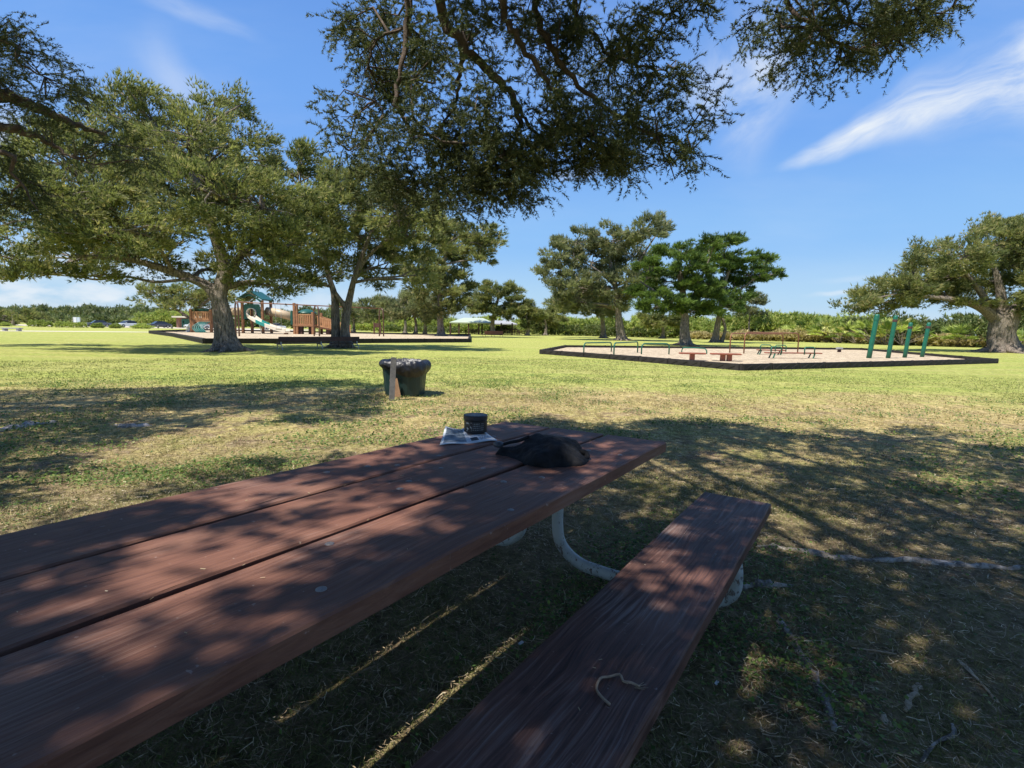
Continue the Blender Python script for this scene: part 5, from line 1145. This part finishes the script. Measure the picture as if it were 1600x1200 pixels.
# ------------------------------------------------------------------ shrubs, thickets, far woodland
def foliage_mass(name, label, cat, clumps, leaf, n, mat, seed, group=None, kind=None, nb=5, wind=(0, 0, .5), stem=True):
    """clumps: (x, y, z, rx, ry, rz) in world metres"""
    rng = np.random.default_rng(seed); cl = np.array(clumps, float); O = np.array([cl[:, 0].mean(), cl[:, 1].mean(), 0]) if kind != 'stuff' else np.zeros(3)
    w = (cl[:, 3] * cl[:, 5]); w = w / w.sum(); Fs = []; tn = []
    for i, c in enumerate(cl):
        m = max(6, int(n * w[i])); v = unit(rng.normal(size=(m, 3))) * (rng.uniform(.55, 1.0, (m, 1)) ** .7); v[:, 2] = np.abs(v[:, 2]) * np.where(rng.random(m) < .8, 1, -1)
        bump = 1 + .22 * np.sin(v[:, 0] * 5 + seed + i) * np.cos(v[:, 1] * 4 + i) + .15 * np.sin(v[:, 2] * 9 + i)
        C = v * bump[:, None] * c[3:6] + c[:3] - O; D = v + np.array(wind) + rng.normal(size=(m, 3)) * .35
        V = tufts(C, D, nb, leaf, leaf * .34, .5, rng); ok = V[:, :, 2].min(1) > .01; V = V[ok]
        Fs.append(V); tn.append(np.clip(rng.random() * .45 + rng.random(len(V)) * .55, 0, 1))
    V = np.concatenate(Fs); t = np.concatenate(tn)
    if kind == 'stuff':
        o = raw(name, V, 3, mat, None, t); tag(o, label, cat, group, kind); return o
    T = thing(name, label, cat, O, group=group); raw('leaves', V, 3, mat, T, t); mb = MB()
    for c in cl:
        for j in range(3):
            a = seed + j * 2.1; mb.tube([((c[0] - O[0]) + .1 * math.cos(a), (c[1] - O[1]) + .1 * math.sin(a), -.05), ((c[0] - O[0]) + c[3] * .5 * math.cos(a), (c[1] - O[1]) + c[4] * .5 * math.sin(a), c[2] + c[5] * .3)], [.04, .015], 5)
    mb.build('stems', M_bark, T); return T
for i, (x0, x1, Y, h, lab) in enumerate(((46, 82, 86, .95, 'clipped round shrub, leftmost along the far road'), (88, 133, 84, .80, 'widest clipped low shrub, in front of the information sign'), (146, 159, 86, .6, 'small clipped shrub in front of the dark sedan'),
                                       (175, 187, 86, .6, 'small clipped shrub left of the white car'), (212, 233, 86, .75, 'clipped shrub between the white car and the dark hatchback'), (2, 13, 88, .55, 'small bush by the road at the left edge'))):
    n = max(1, int((x1 - x0) / 11)); cl = []
    for j in range(n):
        p = atY(lerp(x0, x1, (j + .5) / n), 510, Y); r = (x1 - x0) / n * Y / FPX * .62; cl.append((p[0], p[1], h * .3, r, r * .9, h * (.75 + .12 * math.sin(j * 2 + i))))
    foliage_mass('clipped_shrub', lab, 'shrub', cl, .26, 900, M_shrub, 60 + i, 'clipped shrubs along the road')
def band(xs, Y, ytop, n, jig, seed, rz=None, dep=6):
    """foliage clumps along a line of sight band: list of (px, depth, top px)"""
    R = random.Random(seed); out = []
    for i in range(n):
        t = (i + R.random()) / n; px = lerp(xs[0], xs[-1], t); Yc = np.interp(px, xs, Y) + R.uniform(0, dep); yt = np.interp(px, xs, ytop) + R.uniform(-jig, jig * 1.3)
        p = atY(px, yt, Yc); top = max(.6, p[2]); r = top * R.uniform(.45, .8) + .5
        out.append((p[0], Yc, top * .45, r * 1.15, r, top * .58))
    return out
foliage_mass('woodland', 'long belt of mixed trees on the skyline behind the road', 'woodland', band([-700, -200, 0, 60, 150, 230, 300, 420, 560], [175, 170, 160, 160, 165, 170, 165, 165, 170], [478, 478, 481, 484, 479, 481, 485, 487, 484], 95, 3, 70, dep=22) + band([-700, 0, 80, 150, 260, 330, 560], [135, 128, 125, 126, 130, 128, 125], [492, 494, 496, 493, 494, 492, 492], 70, 3, 71, dep=10), 1.0, 34000, M_wood_far, 70, kind='stuff')
foliage_mass('bush', 'large bright green bush just left of the restroom hut', 'bush', band([222, 250, 276], [118, 118, 118], [491, 487, 489], 9, 1.5, 72, dep=3), .6, 2600, M_shrub, 72)
foliage_mass('thicket', 'bright green bushes filling the edge of the park beyond the lawn', 'thicket', band([540, 600, 700, 840, 960, 1100, 1200, 1260, 1340], [112, 106, 104, 100, 92, 84, 79, 76, 72], [503, 502, 505, 506, 504, 500, 497, 503, 502], 120, 9, 73, dep=9), .62, 42000, M_shrub, 73, kind='stuff')
foliage_mass('thicket', 'dark olive undergrowth mixed along the lower edge of the bright bushes', 'thicket', band([600, 840, 1100, 1340], [103, 95, 82, 71], [512, 512, 513, 518], 34, 3.5, 75, dep=3) + band([1340, 1400, 1500, 1600, 2100], [64, 58, 55, 53, 50], [500, 498, 499, 494, 492], 46, 5, 74, dep=8), .50, 30000, M_darkshrub, 74, kind='stuff')
foliage_mass('dry_grass', 'tall straw-coloured grass along the foot of the thicket', 'grass', band([1080, 1200, 1330, 1460, 1700], [76, 71, 66, 56, 50], [522, 521, 522, 528, 532], 60, 2, 76, dep=2), .50, 13000, M_dryshrub, 76, kind='stuff', wind=(0, 0, 1.5))
def palmetto(px, Y, h, seed, lab):
    P = gnd(px, 535); P = atY(px, 530, Y); rng = np.random.default_rng(seed); R = random.Random(seed); T = thing('palmetto', lab, 'palmetto', (P[0], P[1], 0), group='saw palmettos at the thicket edge')
    Fs = []; tn = []; mb = MB()
    for j in range(17):
        a = R.uniform(0, 6.28); el = R.uniform(.35, 1.25); c = Vector((math.cos(a) * math.cos(el), math.sin(a) * math.cos(el), math.sin(el))) * h * R.uniform(.6, 1.0); c.z = max(c.z, .3); mb.tube([(0, 0, 0), c * .6 + Vector((0, 0, .1)), c], [.04, .03, .02], 4)
        f = np.array(c); u = unit(f + np.array([0, 0, .2])); s1 = unit(np.cross(u, [0, 0, 1.0]) + 1e-6)
        th = np.linspace(-1.35, 1.35, 17)[:, None]; D = np.cos(th) * u + np.sin(th) * s1 + np.array([0, 0, -.12]); C = np.repeat(f[None], 17, 0); Fs.append(blades(C, D, h * .38, h * .05, rng, True)); tn.append(np.full(17, R.random()))
    raw('fronds', np.concatenate(Fs), 4, M_shrub, T, np.concatenate(tn)); mb.build('stem', M_bark, T)
for i, (px, Y, h) in enumerate(((1232, 72, 2.4), (1262, 70, 2.6), (1292, 68, 2.9), (1312, 66, 2.5), (1338, 64, 2.7), (1366, 60, 2.6), (1384, 58, 3.1), (1410, 57, 2.7), (1498, 55, 2.4), (1590, 50, 2.2), (1128, 78, 2.2), (1090, 80, 2.0))):
    lab = ['palmetto left of the leaning green posts, farthest left in the sunny row', 'palmetto in the sunny row, second from its left end', 'tallest palmetto in the sunny row left of the posts', 'palmetto in the sunny row above the small stepping block', 'palmetto just left of the tallest leaning green post', 'palmetto directly behind the tallest leaning green post', 'palmetto behind the second leaning green post', 'palmetto behind the two right-hand leaning green posts',
           'palmetto in the shade just left of the massive trunk', 'palmetto at the right edge behind the massive trunk', 'small palmetto right of the dark cypress trunk', 'small palmetto between the two cypress trunks'][i]
    palmetto(px, Y, h, 200 + i, lab)
